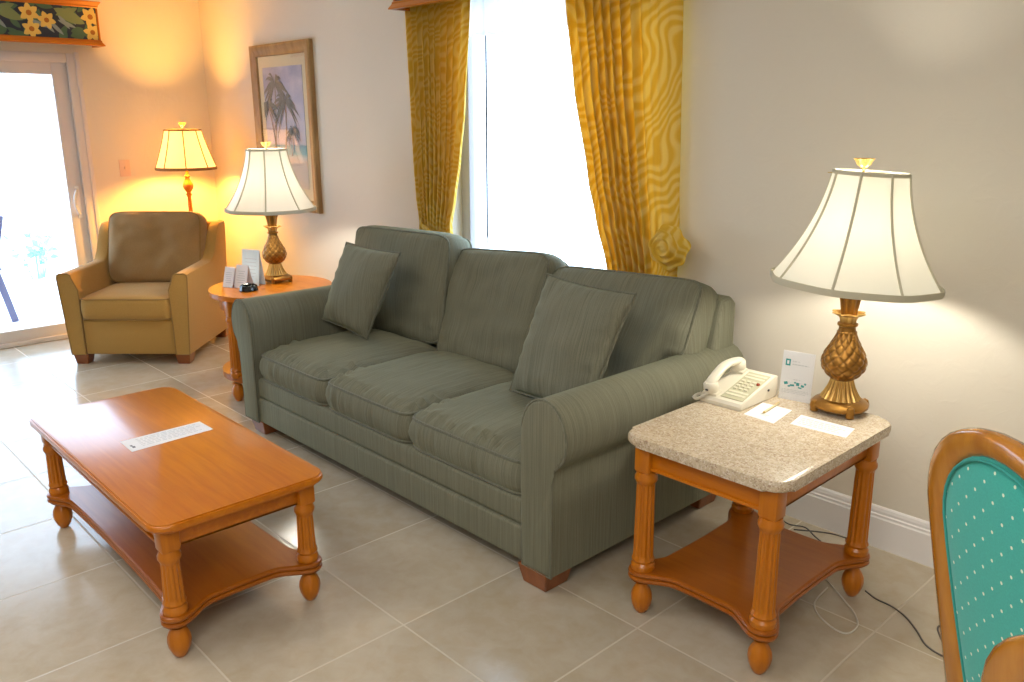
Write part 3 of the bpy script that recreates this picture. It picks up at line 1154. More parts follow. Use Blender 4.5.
def table_lamp(label, loc, rot, tilt=0.0):
    t = thing('table_lamp', label, 'lamp', loc, rot, 'pineapple table lamps')
    # footed base
    bm = B()
    rf = lambda a, z, r: r * (1 + 0.015 * cos(4 * a))
    add_lathe(bm, [(0.064, 0.014), (0.078, 0.012), (0.086, 0.018), (0.087, 0.026), (0.080, 0.034), (0.068, 0.040), (0.062, 0.044)], 64, rf=rf)
    for k in range(4):
        a = pi / 4 * 0 + k * pi / 2
        c = Vector((0.080 * cos(a), 0.080 * sin(a), 0.0))
        add_lathe(bm, [(0.010, 0.0), (0.013, 0.003), (0.012, 0.010), (0.015, 0.020), (0.011, 0.034), (0.0, 0.040)], 16, c)
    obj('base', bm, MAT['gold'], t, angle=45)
    # fluted bell
    bm = B()
    fl = lambda a, z, r: r * (1 - 0.10 * abs(sin(11 * a)) ** 1.0)
    prof = [(0.063, 0.042), (0.060, 0.048), (0.052, 0.060), (0.043, 0.078), (0.037, 0.096), (0.0345, 0.106)]
    add_lathe(bm, prof, 176, rf=fl)
    obj('fluted_stem', bm, MAT['gold_lite'], t, angle=60)
    # pineapple body with overlapping scales
    bm = B()
    def body_r(z):
        ks = [(0.104, 0.030), (0.110, 0.037), (0.120, 0.047), (0.135, 0.058), (0.150, 0.064), (0.165, 0.0655), (0.182, 0.061), (0.205, 0.050), (0.230, 0.037), (0.250, 0.029), (0.270, 0.025), (0.282, 0.024)]
        for (a, ra), (b, rb) in zip(ks, ks[1:]):
            if a <= z <= b:
                q = (z - a) / (b - a)
                return ra + (rb - ra) * q
        return ks[-1][1]
    N, S = 110, 120
    zs = [0.104 + (0.282 - 0.104) * i / N for i in range(N + 1)]
    def scale_rf(a, z, r):
        if z > 0.262 or z < 0.109:
            return r
        rows = (z - 0.104) / 0.0175
        cols = 11 * a / (2 * pi)
        best = 0.0
        for o in (0, 1):
            rr = rows / 2 + 0.5 * o
            cc = cols + 0.5 * o
            fu = (cc - math.floor(cc)) - 0.5
            fv = (rr - math.floor(rr)) - 0.5
            best = max(best, 1 - (abs(fu) * 2) ** 1.4 - (abs(fv) * 2) ** 1.4 + 0.22 * fv)
        return r + 0.0050 * max(0, min(1, best * 1.3)) * min(1, r / 0.05)
    add_lathe(bm, [(body_r(z), z) for z in zs], S, rf=scale_rf)
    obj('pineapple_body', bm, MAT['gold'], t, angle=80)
    # ring and leaf collar
    bm = B()
    add_lathe(bm, [(0.024, 0.276), (0.030, 0.279), (0.031, 0.283), (0.030, 0.287), (0.024, 0.290)], 40)
    obj('ring', bm, MAT['gold'], t)
    bm = B()
    lf = lambda a, z, r: r * (1 + (0.16 if z > 0.312 else 0.05) * cos(8 * a))
    add_lathe(bm, [(0.024, 0.286), (0.025, 0.300), (0.031, 0.312), (0.044, 0.322), (0.046, 0.319), (0.036, 0.312), (0.028, 0.312)], 64, rf=lf)
    obj('leaf_collar', bm, MAT['gold_lite'], t, angle=60)
    bm = B()
    nf = lambda a, z, r: r * (1 + 0.06 * cos(8 * a))
    add_lathe(bm, [(0.022, 0.305), (0.025, 0.330), (0.030, 0.360), (0.036, 0.384), (0.040, 0.394), (0.036, 0.396), (0.012, 0.390), (0.012, 0.44), (0.016, 0.445), (0.016, 0.50)], 64, rf=nf)
    obj('neck', bm, MAT['gold'], t, angle=60)
    # harp carrying the shade, bulb
    bm = B()
    pts = smooth_path([(0.016, 0, 0.45), (0.05, 0, 0.50), (0.058, 0, 0.60), (0.035, 0, 0.70), (0, 0, 0.745), (-0.035, 0, 0.70), (-0.058, 0, 0.60), (-0.05, 0, 0.50), (-0.016, 0, 0.45)], 6)
    add_tube(bm, pts, 0.002, 6)
    for k in range(3):
        a = 2 * pi * k / 3 + 0.3
        add_tube(bm, [(0, 0, 0.745), (0.106 * cos(a), 0.106 * sin(a), 0.742)], 0.0015, 6)
    obj('harp', bm, MAT['brass'], t)
    shd = shade_part(t, 0.412, 0.748, 0.250, 0.107, MAT['shade'], MAT['shade_trim'], rot=radians(8), tilt=tilt)
    fin = flower_finial(t, 0.752, MAT['gold_lite'])
    if tilt:
        fin.matrix_local = shd.matrix_local
    return t


def lamp_bulb(name, loc, power, col, r=0.05):
    d = bpy.data.lights.new(name, 'POINT')
    d.energy = power
    d.color = col
    d.shadow_soft_size = r
    o = bpy.data.objects.new(name, d)
    o.location = loc
    COL.objects.link(o)
    return o


table_lamp('lit gold pineapple table lamp with cream bell shade on the granite-topped end table', (5.258, -0.361, EH), radians(48), radians(3))
table_lamp('lit gold pineapple table lamp with cream bell shade on the round side table', (1.977, -0.573, 0.600), radians(48))
lamp_bulb('table_lamp_bulb', (5.258, -0.361, EH + 0.535), 17, (1.0, 0.95, 0.82))
lamp_bulb('side_lamp_bulb', (1.977, -0.573, 0.60 + 0.535), 18, (1.0, 0.94, 0.80))

# floor lamp in the corner
FLX, FLY = 0.385, -0.375
fl = thing('floor_lamp', 'lit floor lamp with turned wooden pole and pale shade in the corner behind the armchair', 'lamp', (FLX, FLY, 0), 0)
bm = B()
add_lathe(bm, [(0.135, 0.0), (0.14, 0.006), (0.14, 0.016), (0.12, 0.026), (0.06, 0.036), (0.03, 0.05), (0.02, 0.07)], 48)
obj('base', bm, MAT['wood'], fl)
bm = B()
add_lathe(bm, [(0.018, 0.065), (0.016, 0.2), (0.022, 0.30), (0.016, 0.34), (0.0145, 0.60), (0.0145, 0.92), (0.013, 0.97), (0.020, 0.985), (0.020, 0.992), (0.014, 1.0)], 32)
obj('pole', bm, MAT['wood_z'], fl)
bm = B()
add_lathe(bm, [(0.012, 0.998), (0.020, 1.010), (0.032, 1.028), (0.037, 1.046), (0.034, 1.062), (0.022, 1.085), (0.014, 1.105), (0.020, 1.113), (0.020, 1.12), (0.012, 1.125), (0.012, 1.18), (0.016, 1.185), (0.016, 1.25)], 32)
obj('turned_knob', bm, MAT['wood_z'], fl)
bm = B()
pts = smooth_path([(0.016, 0, 1.20), (0.05, 0, 1.25), (0.055, 0, 1.33), (0.03, 0, 1.42), (0, 0, 1.442), (-0.03, 0, 1.42), (-0.055, 0, 1.33), (-0.05, 0, 1.25), (-0.016, 0, 1.20)], 6)
add_tube(bm, pts, 0.002, 6)
for k in range(3):
    a = 2 * pi * k / 3 + 0.3
    add_tube(bm, [(0, 0, 1.442), (0.118 * cos(a), 0.118 * sin(a), 1.436)], 0.0015, 6)
obj('harp', bm, MAT['brass'], fl)
shade_part(fl, 1.168, 1.440, 0.205, 0.120, MAT['shade_warm'], MAT['shade_trim_warm'], flare=1.3, rot=radians(22), wave=0.015)
flower_finial(fl, 1.452, MAT['gold_lite'], 0.9)
lamp_bulb('floor_lamp_bulb', (FLX, FLY, 1.26), 88, (1.0, 0.47, 0.075))


# ------------------------------------------------------------------ armchair
AX, AY = 0.722, -0.836
ac = thing('armchair', 'tan upholstered armchair with loose back cushion beside the sliding door', 'armchair', (AX, AY, 0), radians(46))
# local: front is -y; width along x
HW, HD = 0.39, 0.39


def wing_arm(side):
    """arm that flares outward to the top and sweeps up to the back"""
    bm = B()
    n = 22
    rows = []
    for i in range(n + 1):
        t = i / n
        y = -HD + 0.745 * t
        rise = 0.0
        if t > 0.60:
            q = (t - 0.60) / 0.40
            q = min(1, q * 1.45)
            rise = 0.225 * (q * q * (3 - 2 * q))
        top = 0.585 + 0.02 * t + rise
        flare = 0.035 * (1 - 0.3 * t)
        zs = [0.065, 0.2, 0.35, 0.48, top - 0.03, top - 0.008, top]
        xo = [0.375 + flare * ((z - 0.065) / 0.53) for z in zs[:-2]]
        xo = xo + [xo[-1] - 0.004, xo[-1] - 0.020]
        xi_top = xo[4] - 0.092 + 0.03 * max(0, t - .6) / .4
        xi = [0.288, 0.288, 0.286, 0.284, xi_top, xi_top + 0.006, xi_top + 0.022]
        ring = [(x, z) for x, z in zip(xo, zs)] + [(x, z) for x, z in reversed(list(zip(xi, zs)))]
        rows.append([bm.verts.new((side * x, y, z)) for x, z in ring])
    m = len(rows[0])
    for a, b in zip(rows, rows[1:]):
        for k in range(m):
            j = (k + 1) % m
            bm.faces.new((a[k], a[j], b[j], b[k]))
    bm.faces.new(rows[0]); bm.faces.new(list(reversed(rows[-1])))
    front = [v.co.copy() for v in rows[0]]
    return bm, front


for s in (-1, 1):
    bm, front = wing_arm(s)
    arm = obj('arm', bm, MAT['armchair'], ac, angle=50)
    b = B(); add_tube(b, [p + Vector((0, -0.001, 0)) for p in front], 0.004, 6, closed=True)
    obj('piping', b, MAT['armchair_pipe'], arm)
bm = B()
add_box(bm, (0, 0.0, 0.18), (0.576, 0.70, 0.225), 0.012)
add_box(bm, (0, -HD + 0.035, 0.178), (0.574, 0.06, 0.226), 0.012, 3)
obj('base', bm, MAT['armchair'], ac)
bm = B()
prof = [(-0.375, 0.065), (0.375, 0.065), (0.385, 0.60), (0.385, 0.80), (0.365, 0.825), (-0.365, 0.825), (-0.385, 0.80), (-0.385, 0.60)]
M = Matrix(((1, 0, 0, 0), (0, 0, 1, 0.27), (0, 1, 0, 0), (0, 0, 0, 1)))
add_prism(bm, prof, 0, 0.115, M, bev=0.015, seg=3)
obj('back', bm, MAT['armchair'], ac)
bm, lp = cushion(0.568, 0.60, 0.125, crown=0.03, p=14, n=24, bulge=0.008, wr=0.003, seed=9)
M = Matrix.Translation((0, -0.105, 0.362)); xform(bm, M)
c = obj('seat_cushion', bm, MAT['armchair'], ac, angle=60)
obj('piping', piping_bm([[M @ p for p in q] for q in lp], 0.004), MAT['armchair_pipe'], c)
bm, lp = cushion(0.615, 0.47, 0.13, crown=0.05, p=9, n=26, bulge=0.014, wr=0.022, seed=21, gather=0.003)
M = Matrix.Translation((0.018, 0.145, 0.665)) @ Matrix.Rotation(radians(90 - 14), 4, 'X'); xform(bm, M)
c = obj('back_cushion', bm, MAT['armchair_back'], ac, angle=60)
obj('piping', piping_bm([[M @ p for p in q] for q in lp], 0.004), MAT['armchair_pipe'], c)
for (x, y) in ((-0.325, -0.34), (0.325, -0.34), (-0.325, 0.33), (0.325, 0.33)):
    bm = B()
    t = bmesh.new(); bmesh.ops.create_cube(t, size=1.0)
    for v in t.verts:
        s = 0.095 if v.co.z > 0 else 0.075
        v.co = Vector((v.co.x * s, v.co.y * s, v.co.z * 0.068 + 0.034))
    bmesh.ops.bevel(t, geom=t.edges[:], offset=0.004, segments=1, affect='EDGES')
    merge(bm, t, Matrix.Translation((x, y, 0)))
    obj('foot', bm, MAT['foot_wood'], ac)


# ------------------------------------------------------------------ dining chairs
def dining_chair(label, loc, rotz):
    t = thing('dining_chair', label, 'chair', loc, rotz, 'teal dotted dining chairs')
    rake = math.tan(radians(10))
    yb = lambda z: 0.20 + rake * (z - 0.45)
    def arch(hw, ztop, zbot, rise, n=18, taper=0.04, rb=0.06):
        """balloon outline (x, z) from bottom left up over the arch to bottom right"""
        pts = []
        zs = ztop - rise
        for i in range(8):
            z = zbot + (zs - zbot) * i / 8
            f = (z - zbot) / (zs - zbot)
            pts.append((-(hw - taper * (1 - f) ** 1.3), z))
        for i in range(n + 1):
            a = pi - pi * i / n
            pts.append((hw * cos(a), zs + rise * sin(a)))
        for i in range(7, -1, -1):
            z = zbot + (zs - zbot) * i / 8
            f = (z - zbot) / (zs - zbot)
            pts.append((hw - taper * (1 - f) ** 1.3, z))
        return pts
    outer = arch(0.235, 1.07, 0.40, 0.185)
    inner = arch(0.172, 1.028, 0.40, 0.152, taper=0.07)
    # rounded back frame: section swept between the outer and the inner outline
    bm = B()
    rows = []
    K = 12
    for (xo, zo), (xi, zi) in zip(outer, inner):
        row = []
        for k in range(K):
            a = 2 * pi * k / K
            ca, sa = cos(a), sin(a)
            f = 0.5 + 0.5 * math.copysign(abs(ca) ** 0.7, ca)
            x, z = xi + (xo - xi) * f, zi + (zo - zi) * f
            y = yb(z) + 0.018 * math.copysign(abs(sa) ** 0.7, sa)
            row.append(bm.verts.new((x, y, z)))
        rows.append(row)
    for a, b in zip(rows, rows[1:]):
        for k in range(K):
            j = (k + 1) % K
            bm.faces.new((a[k], a[j], b[j], b[k]))
    bm.faces.new(rows[0]); bm.faces.new(list(reversed(rows[-1])))
    obj('back_frame', bm, MAT['chair_wood'], t, angle=60)
    # padded back, domed on both faces
    bm = B()
    po = arch(0.180, 1.036, 0.46, 0.158, taper=0.065)
    cx, cz = 0.0, 0.74
    rings = []
    for s in (1, -1):
        prev = None
        for q in range(7):
            f = 1 - (q / 6.0) ** 1.3 * 0.97
            d = 0.010 + 0.016 * (1 - f * f) ** 0.5
            row = [bm.verts.new((cx + (x - cx) * f, yb(cz + (z - cz) * f) + s * d, cz + (z - cz) * f)) for x, z in po]
            if prev:
                for i in range(len(row)):
                    j = (i + 1) % len(row)
                    bm.faces.new((prev[i], prev[j], row[j], row[i]))
            else:
                rings.append(row)
            prev = row
        bm.faces.new(prev)
    for i in range(len(po)):
        j = (i + 1) % len(po)
        bm.faces.new((rings[0][i], rings[0][j], rings[1][j], rings[1][i]))
    pad = obj('back_pad', bm, MAT['teal'], t, angle=60)
    bm = B()
    add_tube(bm, [Vector((x, yb(z) + 0.0165, z)) for x, z in arch(0.170, 1.025, 0.47, 0.150, taper=0.065)], 0.0026, 6)
    obj('welt', bm, new_mat('dark_teal_welt', (0.03, 0.30, 0.26), 0.8), pad)
    # bottom rail of the back
    bm = B(); add_box(bm, (0, yb(0.45), 0.45), (0.34, 0.03, 0.05), 0.008); obj('back_rail', bm, MAT['chair_wood'], t)
    # seat
    bm, lp = cushion(0.46, 0.44, 0.05, crown=0.022, p=7, n=16, bulge=0.006, seed=3)
    xform(bm, Matrix.Translation((0, -0.02, 0.445))); obj('seat', bm, MAT['teal'], t, angle=60)
    bm = B(); add_prism(bm, round_rect(0.45, 0.42, 0.04), 0.36, 0.42, Matrix.Translation((0, -0.02, 0)), bev=0.006); obj('seat_frame', bm, MAT['chair_wood'], t)
    for s in (-1, 1):
        bm = B(); add_tube(bm, [(s * 0.195, -0.19, 0.37), (s * 0.195, -0.195, 0.2), (s * 0.19, -0.20, 0.0)], lambda q: 0.024 - 0.008 * q, 12); obj('leg', bm, MAT['chair_wood'], t)
        bm = B(); add_tube(bm, [(s * 0.193, yb(0.46), 0.46), (s * 0.193, yb(0.3), 0.30), (s * 0.195, 0.20, 0.15), (s * 0.2, 0.235, 0.0)], lambda q: 0.026 - 0.008 * q, 12); obj('leg', bm, MAT['chair_wood'], t)
    return t


CTH = radians(138.7)
ch1 = dining_chair('teal dotted dining chair with golden arched wooden back at the right by the baseboard', (6.264, -1.352, 0), CTH)
ch2 = copy_tree(ch1)
ch2.location = (6.516, -1.866, 0)
ch2['label'] = 'teal dining chair of which only the dark arched wooden back corner shows, bottom right'


# ------------------------------------------------------------------ curtains, cornices, blind
def curtain(name, label, rows, folds, depth, mat, seed, flat_from=None, ybase=-0.05, gather_pts=None):
    """rows: (z, x_left, x_right) from top to bottom"""
    t = thing(name, label, 'curtain', ((rows[0][1] + rows[0][2]) / 2, ybase, 0), 0, 'golden window curtains')
    ox, oy = t.location.x, t.location.y
    nu, nv = 150, 60
    zs = [r[0] for r in rows]
    def interp(z):
        for (z0, a0, b0), (z1, a1, b1) in zip(rows, rows[1:]):
            if z0 >= z >= z1:
                q = (z0 - z) / (z0 - z1)
                q = q * q * (3 - 2 * q) * 0.4 + q * 0.6
                return a0 + (a1 - a0) * q, b0 + (b1 - b0) * q
        return rows[-1][1], rows[-1][2]
    bm = B()
    uvl = bm.loops.layers.uv.new('UVMap')
    g = []
    w0 = rows[0][2] - rows[0][1]
    for j in range(nv + 1):
        z = zs[0] + (zs[-1] - zs[0]) * j / nv
        xa, xb = interp(z)
        row = []
        for i in range(nu + 1):
            u = i / nu
            wob = 0.35 * noise.noise(Vector((u * 5, z * 1.2, seed))) + 0.2 * noise.noise(Vector((u * 11, z * 2.0, seed + 9)))
            amp = depth * (0.55 + 0.45 * sin(u * pi)) * min(1.0, w0 / max(0.15, (xb - xa)) * 0.9)
            ph = folds * 2 * pi * (u + 0.035 * noise.noise(Vector((u * 3, z * 0.6, seed + 3)))) + wob
            if flat_from is not None and u > flat_from:
                k = min(1, (u - flat_from) / 0.08)
                amp *= (1 - k) + 0.10 * k
                ph = ph * 1.0
            fold = sin(ph)
            fold = math.copysign(abs(fold) ** 0.8, fold)
            y = -amp * fold
            x = xa + (xb - xa) * u + 0.35 * amp * cos(ph) * (0 if (flat_from and u > flat_from) else 1) * min(1, min(u, 1 - u) * 8)
            row.append(bm.verts.new((x - ox, y, z)))
        g.append(row)
    uvw = w0 * 2.0
    for j in range(nv):
        for i in range(nu):
            f = bm.faces.new((g[j][i], g[j + 1][i], g[j + 1][i + 1], g[j][i + 1]))
            for lp, (a, b) in zip(f.loops, ((i, j), (i, j + 1), (i + 1, j + 1), (i + 1, j))):
                uu = a / nu * uvw
                if flat_from is not None and a / nu > flat_from:
                    uu = flat_from * uvw + (a / nu - flat_from) * w0
                lp[uvl].uv = (uu, -(zs[0] - (zs[0] - zs[-1]) * b / nv))
    o = obj('drape', bm, mat, t, angle=80)
    md = o.modifiers.new('thickness', 'SOLIDIFY')
    md.thickness = 0.002
    md.offset = 0
    return t


cl = curtain('curtain', 'golden leaf-print curtain left of the window, tied back above the sofa', [
    (2.30, 2.608, 3.128), (2.04, 2.613, 3.113), (1.55, 2.633, 3.068), (1.30, 2.643, 3.028), (1.10, 2.658, 2.983), (0.96, 2.683, 2.943), (0.80, 2.658, 2.968), (0.56, 2.648, 2.988)], 10, 0.026, MAT['curtain'], 2.0)
cr = curtain('curtain', 'golden leaf-print curtain right of the window with a flat patterned edge and rosette', [
    (2.30, 3.728, 4.368), (2.00, 3.753, 4.360), (1.66, 3.808, 4.370), (1.25, 3.903, 4.383), (1.08, 3.953, 4.393), (0.89, 4.018, 4.393), (0.80, 4.048, 4.388), (0.56, 4.038, 4.398)], 12, 0.027, MAT['curtain_flat'], 5.0, flat_from=0.60)
# rosette and tieback of the right curtain
bm = B()
uvl = bm.loops.layers.uv.new('UVMap')
RC = Vector((4.385 - cr.location.x, -0.10 - cr.location.y, 1.005))
NR, NA = 22, 72
prev = None
for q in range(NR + 1):
    f_ = q / NR
    row = []
    for i in range(NA):
        a = 2 * pi * i / NA
        r = 0.098 * f_ * (1 + f_ ** 3 * (0.07 * sin(7 * a) + 0.05 * sin(4 * a + 1)))
        dome = 0.055 * (1 - f_ ** 2.2)
        swirl = 0.009 * sin(2 * pi * (f_ * 3.2) - a * 1.0) * min(1, f_ * 3)
        row.append(bm.verts.new(RC + Vector((r * cos(a), -dome - swirl, 0.9 * r * sin(a)))))
    if prev:
        for i in range(NA):
            j = (i + 1) % NA
            fc = bm.faces.new((prev[i], prev[j], row[j], row[i]))
            for lp in fc.loops:
                lp[uvl].uv = (lp.vert.co.x * 1.3, lp.vert.co.z * 1.3)
    prev = row
add_lathe(bm, [(0.0, 0.0), (0.05, 0.002), (0.05, 0.03), (0.0, 0.032)], 24, M=Matrix.Translation(RC + Vector((0, 0.03, 0))) @ Matrix.Rotation(radians(90), 4, 'X'))
obj('rosette', bm, MAT['curtain_flat'], cr, angle=80)


def band(name, pts, h, parent, mat, d=0.006):
    bm = B()
    uvl = bm.loops.layers.uv.new('UVMap')
    P = smooth_path(pts, 6)
    rows = []
    for i, p in enumerate(P):
        w = h * (0.8 + 0.2 * sin(i * 0.9))
        rows.append([bm.verts.new(p + Vector((0, 0, w / 2))), bm.verts.new(p + Vector((0, -d, w * 0.2))), bm.verts.new(p + Vector((0, -d, -w * 0.2))), bm.verts.new(p + Vector((0, 0, -w / 2)))])
    for i in range(len(P) - 1):
        for k in range(3):
            f = bm.faces.new((rows[i][k], rows[i][k + 1], rows[i + 1][k + 1], rows[i + 1][k]))
            for lp in f.loops:
                lp[uvl].uv = (lp.vert.co.x, lp.vert.co.z)
    o = obj(name, bm, mat, parent, angle=80)
    md = o.modifiers.new('thickness', 'SOLIDIFY'); md.thickness = 0.004; md.offset = 0
    return o


lx, ly = cl.location.x, cl.location.y
band('tieback', [(2.715 - lx, -0.075 - ly, 0.97), (2.76 - lx, -0.095 - ly, 0.94), (2.85 - lx, -0.10 - ly, 0.91), (2.97 - lx, -0.085 - ly, 0.88)], 0.05, cl, MAT['curtain'])

# tropical print for the cornices
MAT['navy'] = new_mat('navy_print_ground', (0.020, 0.030, 0.055), 0.8)
MAT['print_green'] = new_mat('dark_green_print', (0.07, 0.14, 0.08), 0.8)
MAT['print_leaf'] = new_mat('olive_leaf_print', (0.20, 0.25, 0.10), 0.8)
MAT['print_blue'] = new_mat('grey_blue_leaf_print', (0.24, 0.30, 0.30), 0.8)
MAT['print_yellow'] = new_mat('yellow_flower_print', (0.75, 0.52, 0.12), 0.8)
MAT['print_orange'] = new_mat('flower_heart_print', (0.38, 0.13, 0.015), 0.8)
PRINT = ['navy', 'print_green', 'print_leaf', 'print_blue', 'print_yellow', 'print_orange']


def print_panel(w, h, seed, motif_from=0.0):
    """fabric panel in the xz plane facing -y, printed with leaves and blossoms"""
    rr = random.Random(seed)
    bm = B()
    add_box(bm, (0, 0.004, 0), (w, 0.008, h), 0, mi=0)
    lay = [0]
    def blob(cx, cz, pts, mi):
        lay[0] += 1
        y = -0.0004 - 0.00002 * lay[0]
        P = [(min(w / 2, max(-w / 2, cx + a)), min(h / 2, max(-h / 2, cz + b))) for a, b in pts]
        vs = [bm.verts.new((a, y, b)) for a, b in P]
        c = bm.verts.new((sum(a for a, b in P) / len(P), y, sum(b for a, b in P) / len(P)))
        for i in range(len(vs)):
            try:
                f = bm.faces.new((vs[i], vs[(i + 1) % len(vs)], c)); f.material_index = mi
            except ValueError:
                pass
    def leafp(l, wd, ang, n=9):
        pts = []
        for i in range(n + 1):
            t = i / n
            pts.append((t * l, wd * sin(pi * t) ** 0.8))
        for i in range(n - 1, 0, -1):
            t = i / n
            pts.append((t * l, -wd * sin(pi * t) ** 0.8))
        ca, sa = cos(ang), sin(ang)
        return [(a * ca - b * sa, a * sa + b * ca) for a, b in pts]
    def flower(cx, cz, r):
        a0 = rr.uniform(0, 2)
        for k in range(6):
            a = a0 + k * pi / 3
            blob(cx, cz, leafp(r, r * 0.30, a), 4)
        blob(cx, cz, [(0.28 * r * cos(q * pi / 4), 0.28 * r * sin(q * pi / 4)) for q in range(8)], 5)
    x = -w / 2
    per = h * 1.75
    nrep = int(w / per) + 1
    x1 = w / 2
    for q in range(nrep + 1):
        e = x1 - q * per
        for k in range(16):
            blob(e - rr.uniform(0, per), rr.uniform(-h / 2, h / 2), leafp(h * rr.uniform(.35, .6), h * rr.uniform(.07, .13), rr.uniform(-pi, pi)), 1)
        for k in range(7):
            blob(e - per * rr.uniform(0.35, 0.95), -h * rr.uniform(0.05, 0.4), leafp(h * 0.55, h * 0.06, radians(rr.uniform(120, 160))), 3)
        blob(e - per * 0.20, -h * 0.02, leafp(h * 0.95, h * 0.17, radians(155)), 2)
        blob(e - per * 0.30, h * 0.42, leafp(h * 0.7, h * 0.10, radians(200)), 2)
        flower(e - h * 0.17, h * 0.20, h * 0.30)
        flower(e - h * 0.15, -h * 0.26, h * 0.28)
        flower(e - per + h * 0.30, h * 0.02, h * 0.27)
    return bm


def cornice(label, w, depth, z0, z1, loc, rotz, seed):
    t = thing('cornice_box', label, 'cornice', loc, rotz, 'printed cornice boxes')
    d = depth
    tb = 0.040
    def moulding(za, zb, flip):
        """frame moulding on front and both ends; local front is -y, wall at y=0"""
        bm = B()
        s = [(0.0, za), (0.0, zb), (0.010, zb), (0.016, zb - 0.006), (0.016, zb - 0.014), (0.026, za + 0.012), (0.030, za + 0.006), (0.030, za)]
        if flip:
            s = [(o, za + zb - z) for o, z in s]
        path = [(-w / 2, 0), (-w / 2, -d), (w / 2, -d), (w / 2, 0)]
        rows = []
        for i, (px, py) in enumerate(path):
            sx = -1 if i < 2 else 1
            sy = -1 if i in (1, 2) else 0
            rows.append([bm.verts.new((px + sx * (o - 0.012), py + sy * (o - 0.012), z)) for o, z in s])
        n = len(s)
        for a, b in zip(rows, rows[1:]):
            for k in range(n):
                j = (k + 1) % n
                bm.faces.new((a[k], a[j], b[j], b[k]))
        bm.faces.new(rows[0]); bm.faces.new(list(reversed(rows[-1])))
        obj('moulding', bm, MAT['wood'], t, angle=30)
    moulding(z0, z0 + tb, False)
    moulding(z1 - tb, z1, True)
    h = z1 - z0 - 2 * tb + 0.01
    bm = print_panel(w - 0.03, h, seed)
    xform(bm, Matrix.Translation((0, -d + 0.004, (z0 + z1) / 2)))
    obj('fabric_panel', bm, [MAT[k] for k in PRINT], t, flat=True)
    for s in (-1, 1):
        bm = B(); add_box(bm, (s * (w / 2 - 0.006), -d / 2 + 0.001, (z0 + z1) / 2), (0.012, d - 0.002, z1 - z0 - 0.02), 0.002); obj('end_board', bm, MAT['wood'], t)
    bm = B(); add_box(bm, (0, -d / 2 + 0.006, z1 - 0.012), (w - 0.03, d - 0.02, 0.012)); obj('top_board', bm, MAT['wood'], t)
    return t


# rotz = +90 deg turns the local front (-y) to world +x
cornice('wooden cornice box with tropical flower print above the sliding door', 2.46, 0.16, 1.985, 2.265, (0, -0.772 - 1.23, 0), radians(90), 4)
cornice('wooden cornice box over the top of the sofa window curtains', 1.82, 0.15, 2.048, 2.33, (3.545, 0, 0), 0, 9)

# sheer lace valance gathered across the top of the window, blind wand
t = thing('sheer_valance', 'white sheer gathered valance across the top of the window', 'valance', (3.55, 0.05, 1.93))
bm = B()
n = 160
rows = []
for j in range(9):
    row = []
    for i in range(n + 1):
        u = i / n
        z = 0.24 - j * 0.032 - (0.012 * abs(sin(u * pi * 16)) if j == 8 else 0)
        row.append(bm.verts.new((-0.66 + 1.32 * u, 0.014 * sin(u * pi * 30 + 0.3 * j * noise.noise(Vector((u * 8, 0, 0)))), z)))
    rows.append(row)
for a, b in zip(rows, rows[1:]):
    for i in range(n):
        bm.faces.new((a[i], b[i], b[i + 1], a[i + 1]))
o = obj('sheer_cloth', bm, MAT['sheer'], t, angle=80)
md = o.modifiers.new('thickness', 'SOLIDIFY'); md.thickness = 0.001
bm = B(); add_tube(bm, [(-0.69, 0, 0.21), (0.69, 0, 0.21)], 0.006, 8); obj('rod', bm, MAT['white_trim'], t)
t = thing('blind_wand', 'thin grey blind wand hanging in the window', 'wand', (3.09, 0.075, 0.87))
bm = B(); add_tube(bm, [(0, 0, 0.03), (0.004, 0, 0.7), (0.006, 0, 1.27)], 0.005, 8); obj('rod', bm, new_mat('grey_acrylic', (0.05, 0.05, 0.06), 0.3), t)
bm = B(); add_lathe(bm, [(0.004, 0.0), (0.007, 0.004), (0.007, 0.028), (0.004, 0.034)], 12); obj('grip', bm, MAT['white_trim'], t)


# ------------------------------------------------------------------ picture on the back wall
PX0, PX1, PZ0, PZ1 = 0.79, 1.575, 0.915, 1.985
pw, ph = PX1 - PX0, PZ1 - PZ0
pic = thing('framed_picture', 'tall framed palm beach print on the wall above the round side table', 'picture', ((PX0 + PX1) / 2, 0, (PZ0 + PZ1) / 2))
fwid = 0.075
bm = B()
sec = [(0, 0.0), (0, -0.030), (0.012, -0.036), (0.03, -0.034), (0.05, -0.024), (0.07, -0.022), (fwid, -0.014), (fwid, 0.0)]
cs = [(-pw / 2, -ph / 2), (pw / 2, -ph / 2), (pw / 2, ph / 2), (-pw / 2, ph / 2)]
rows = []
for (cx, cz) in cs:
    sx, sz = (1 if cx < 0 else -1), (1 if cz < 0 else -1)
    rows.append([bm.verts.new((cx + sx * o, y, cz + sz * o)) for o, y in sec])
for i in range(4):
    a, b = rows[i], rows[(i + 1) % 4]
    for k in range(len(sec)):
        j = (k + 1) % len(sec)
        bm.faces.new((a[k], a[j], b[j], b[k]))
obj('frame', bm, MAT['picture_frame'], pic, angle=25)
iw, ih = pw - 2 * fwid, ph - 2 * fwid
bm = B(); add_box(bm, (0, -0.006, 0), (iw + 0.01, 0.006, ih + 0.01)); obj('mat_board', bm, MAT['mat_board'], pic, flat=True)


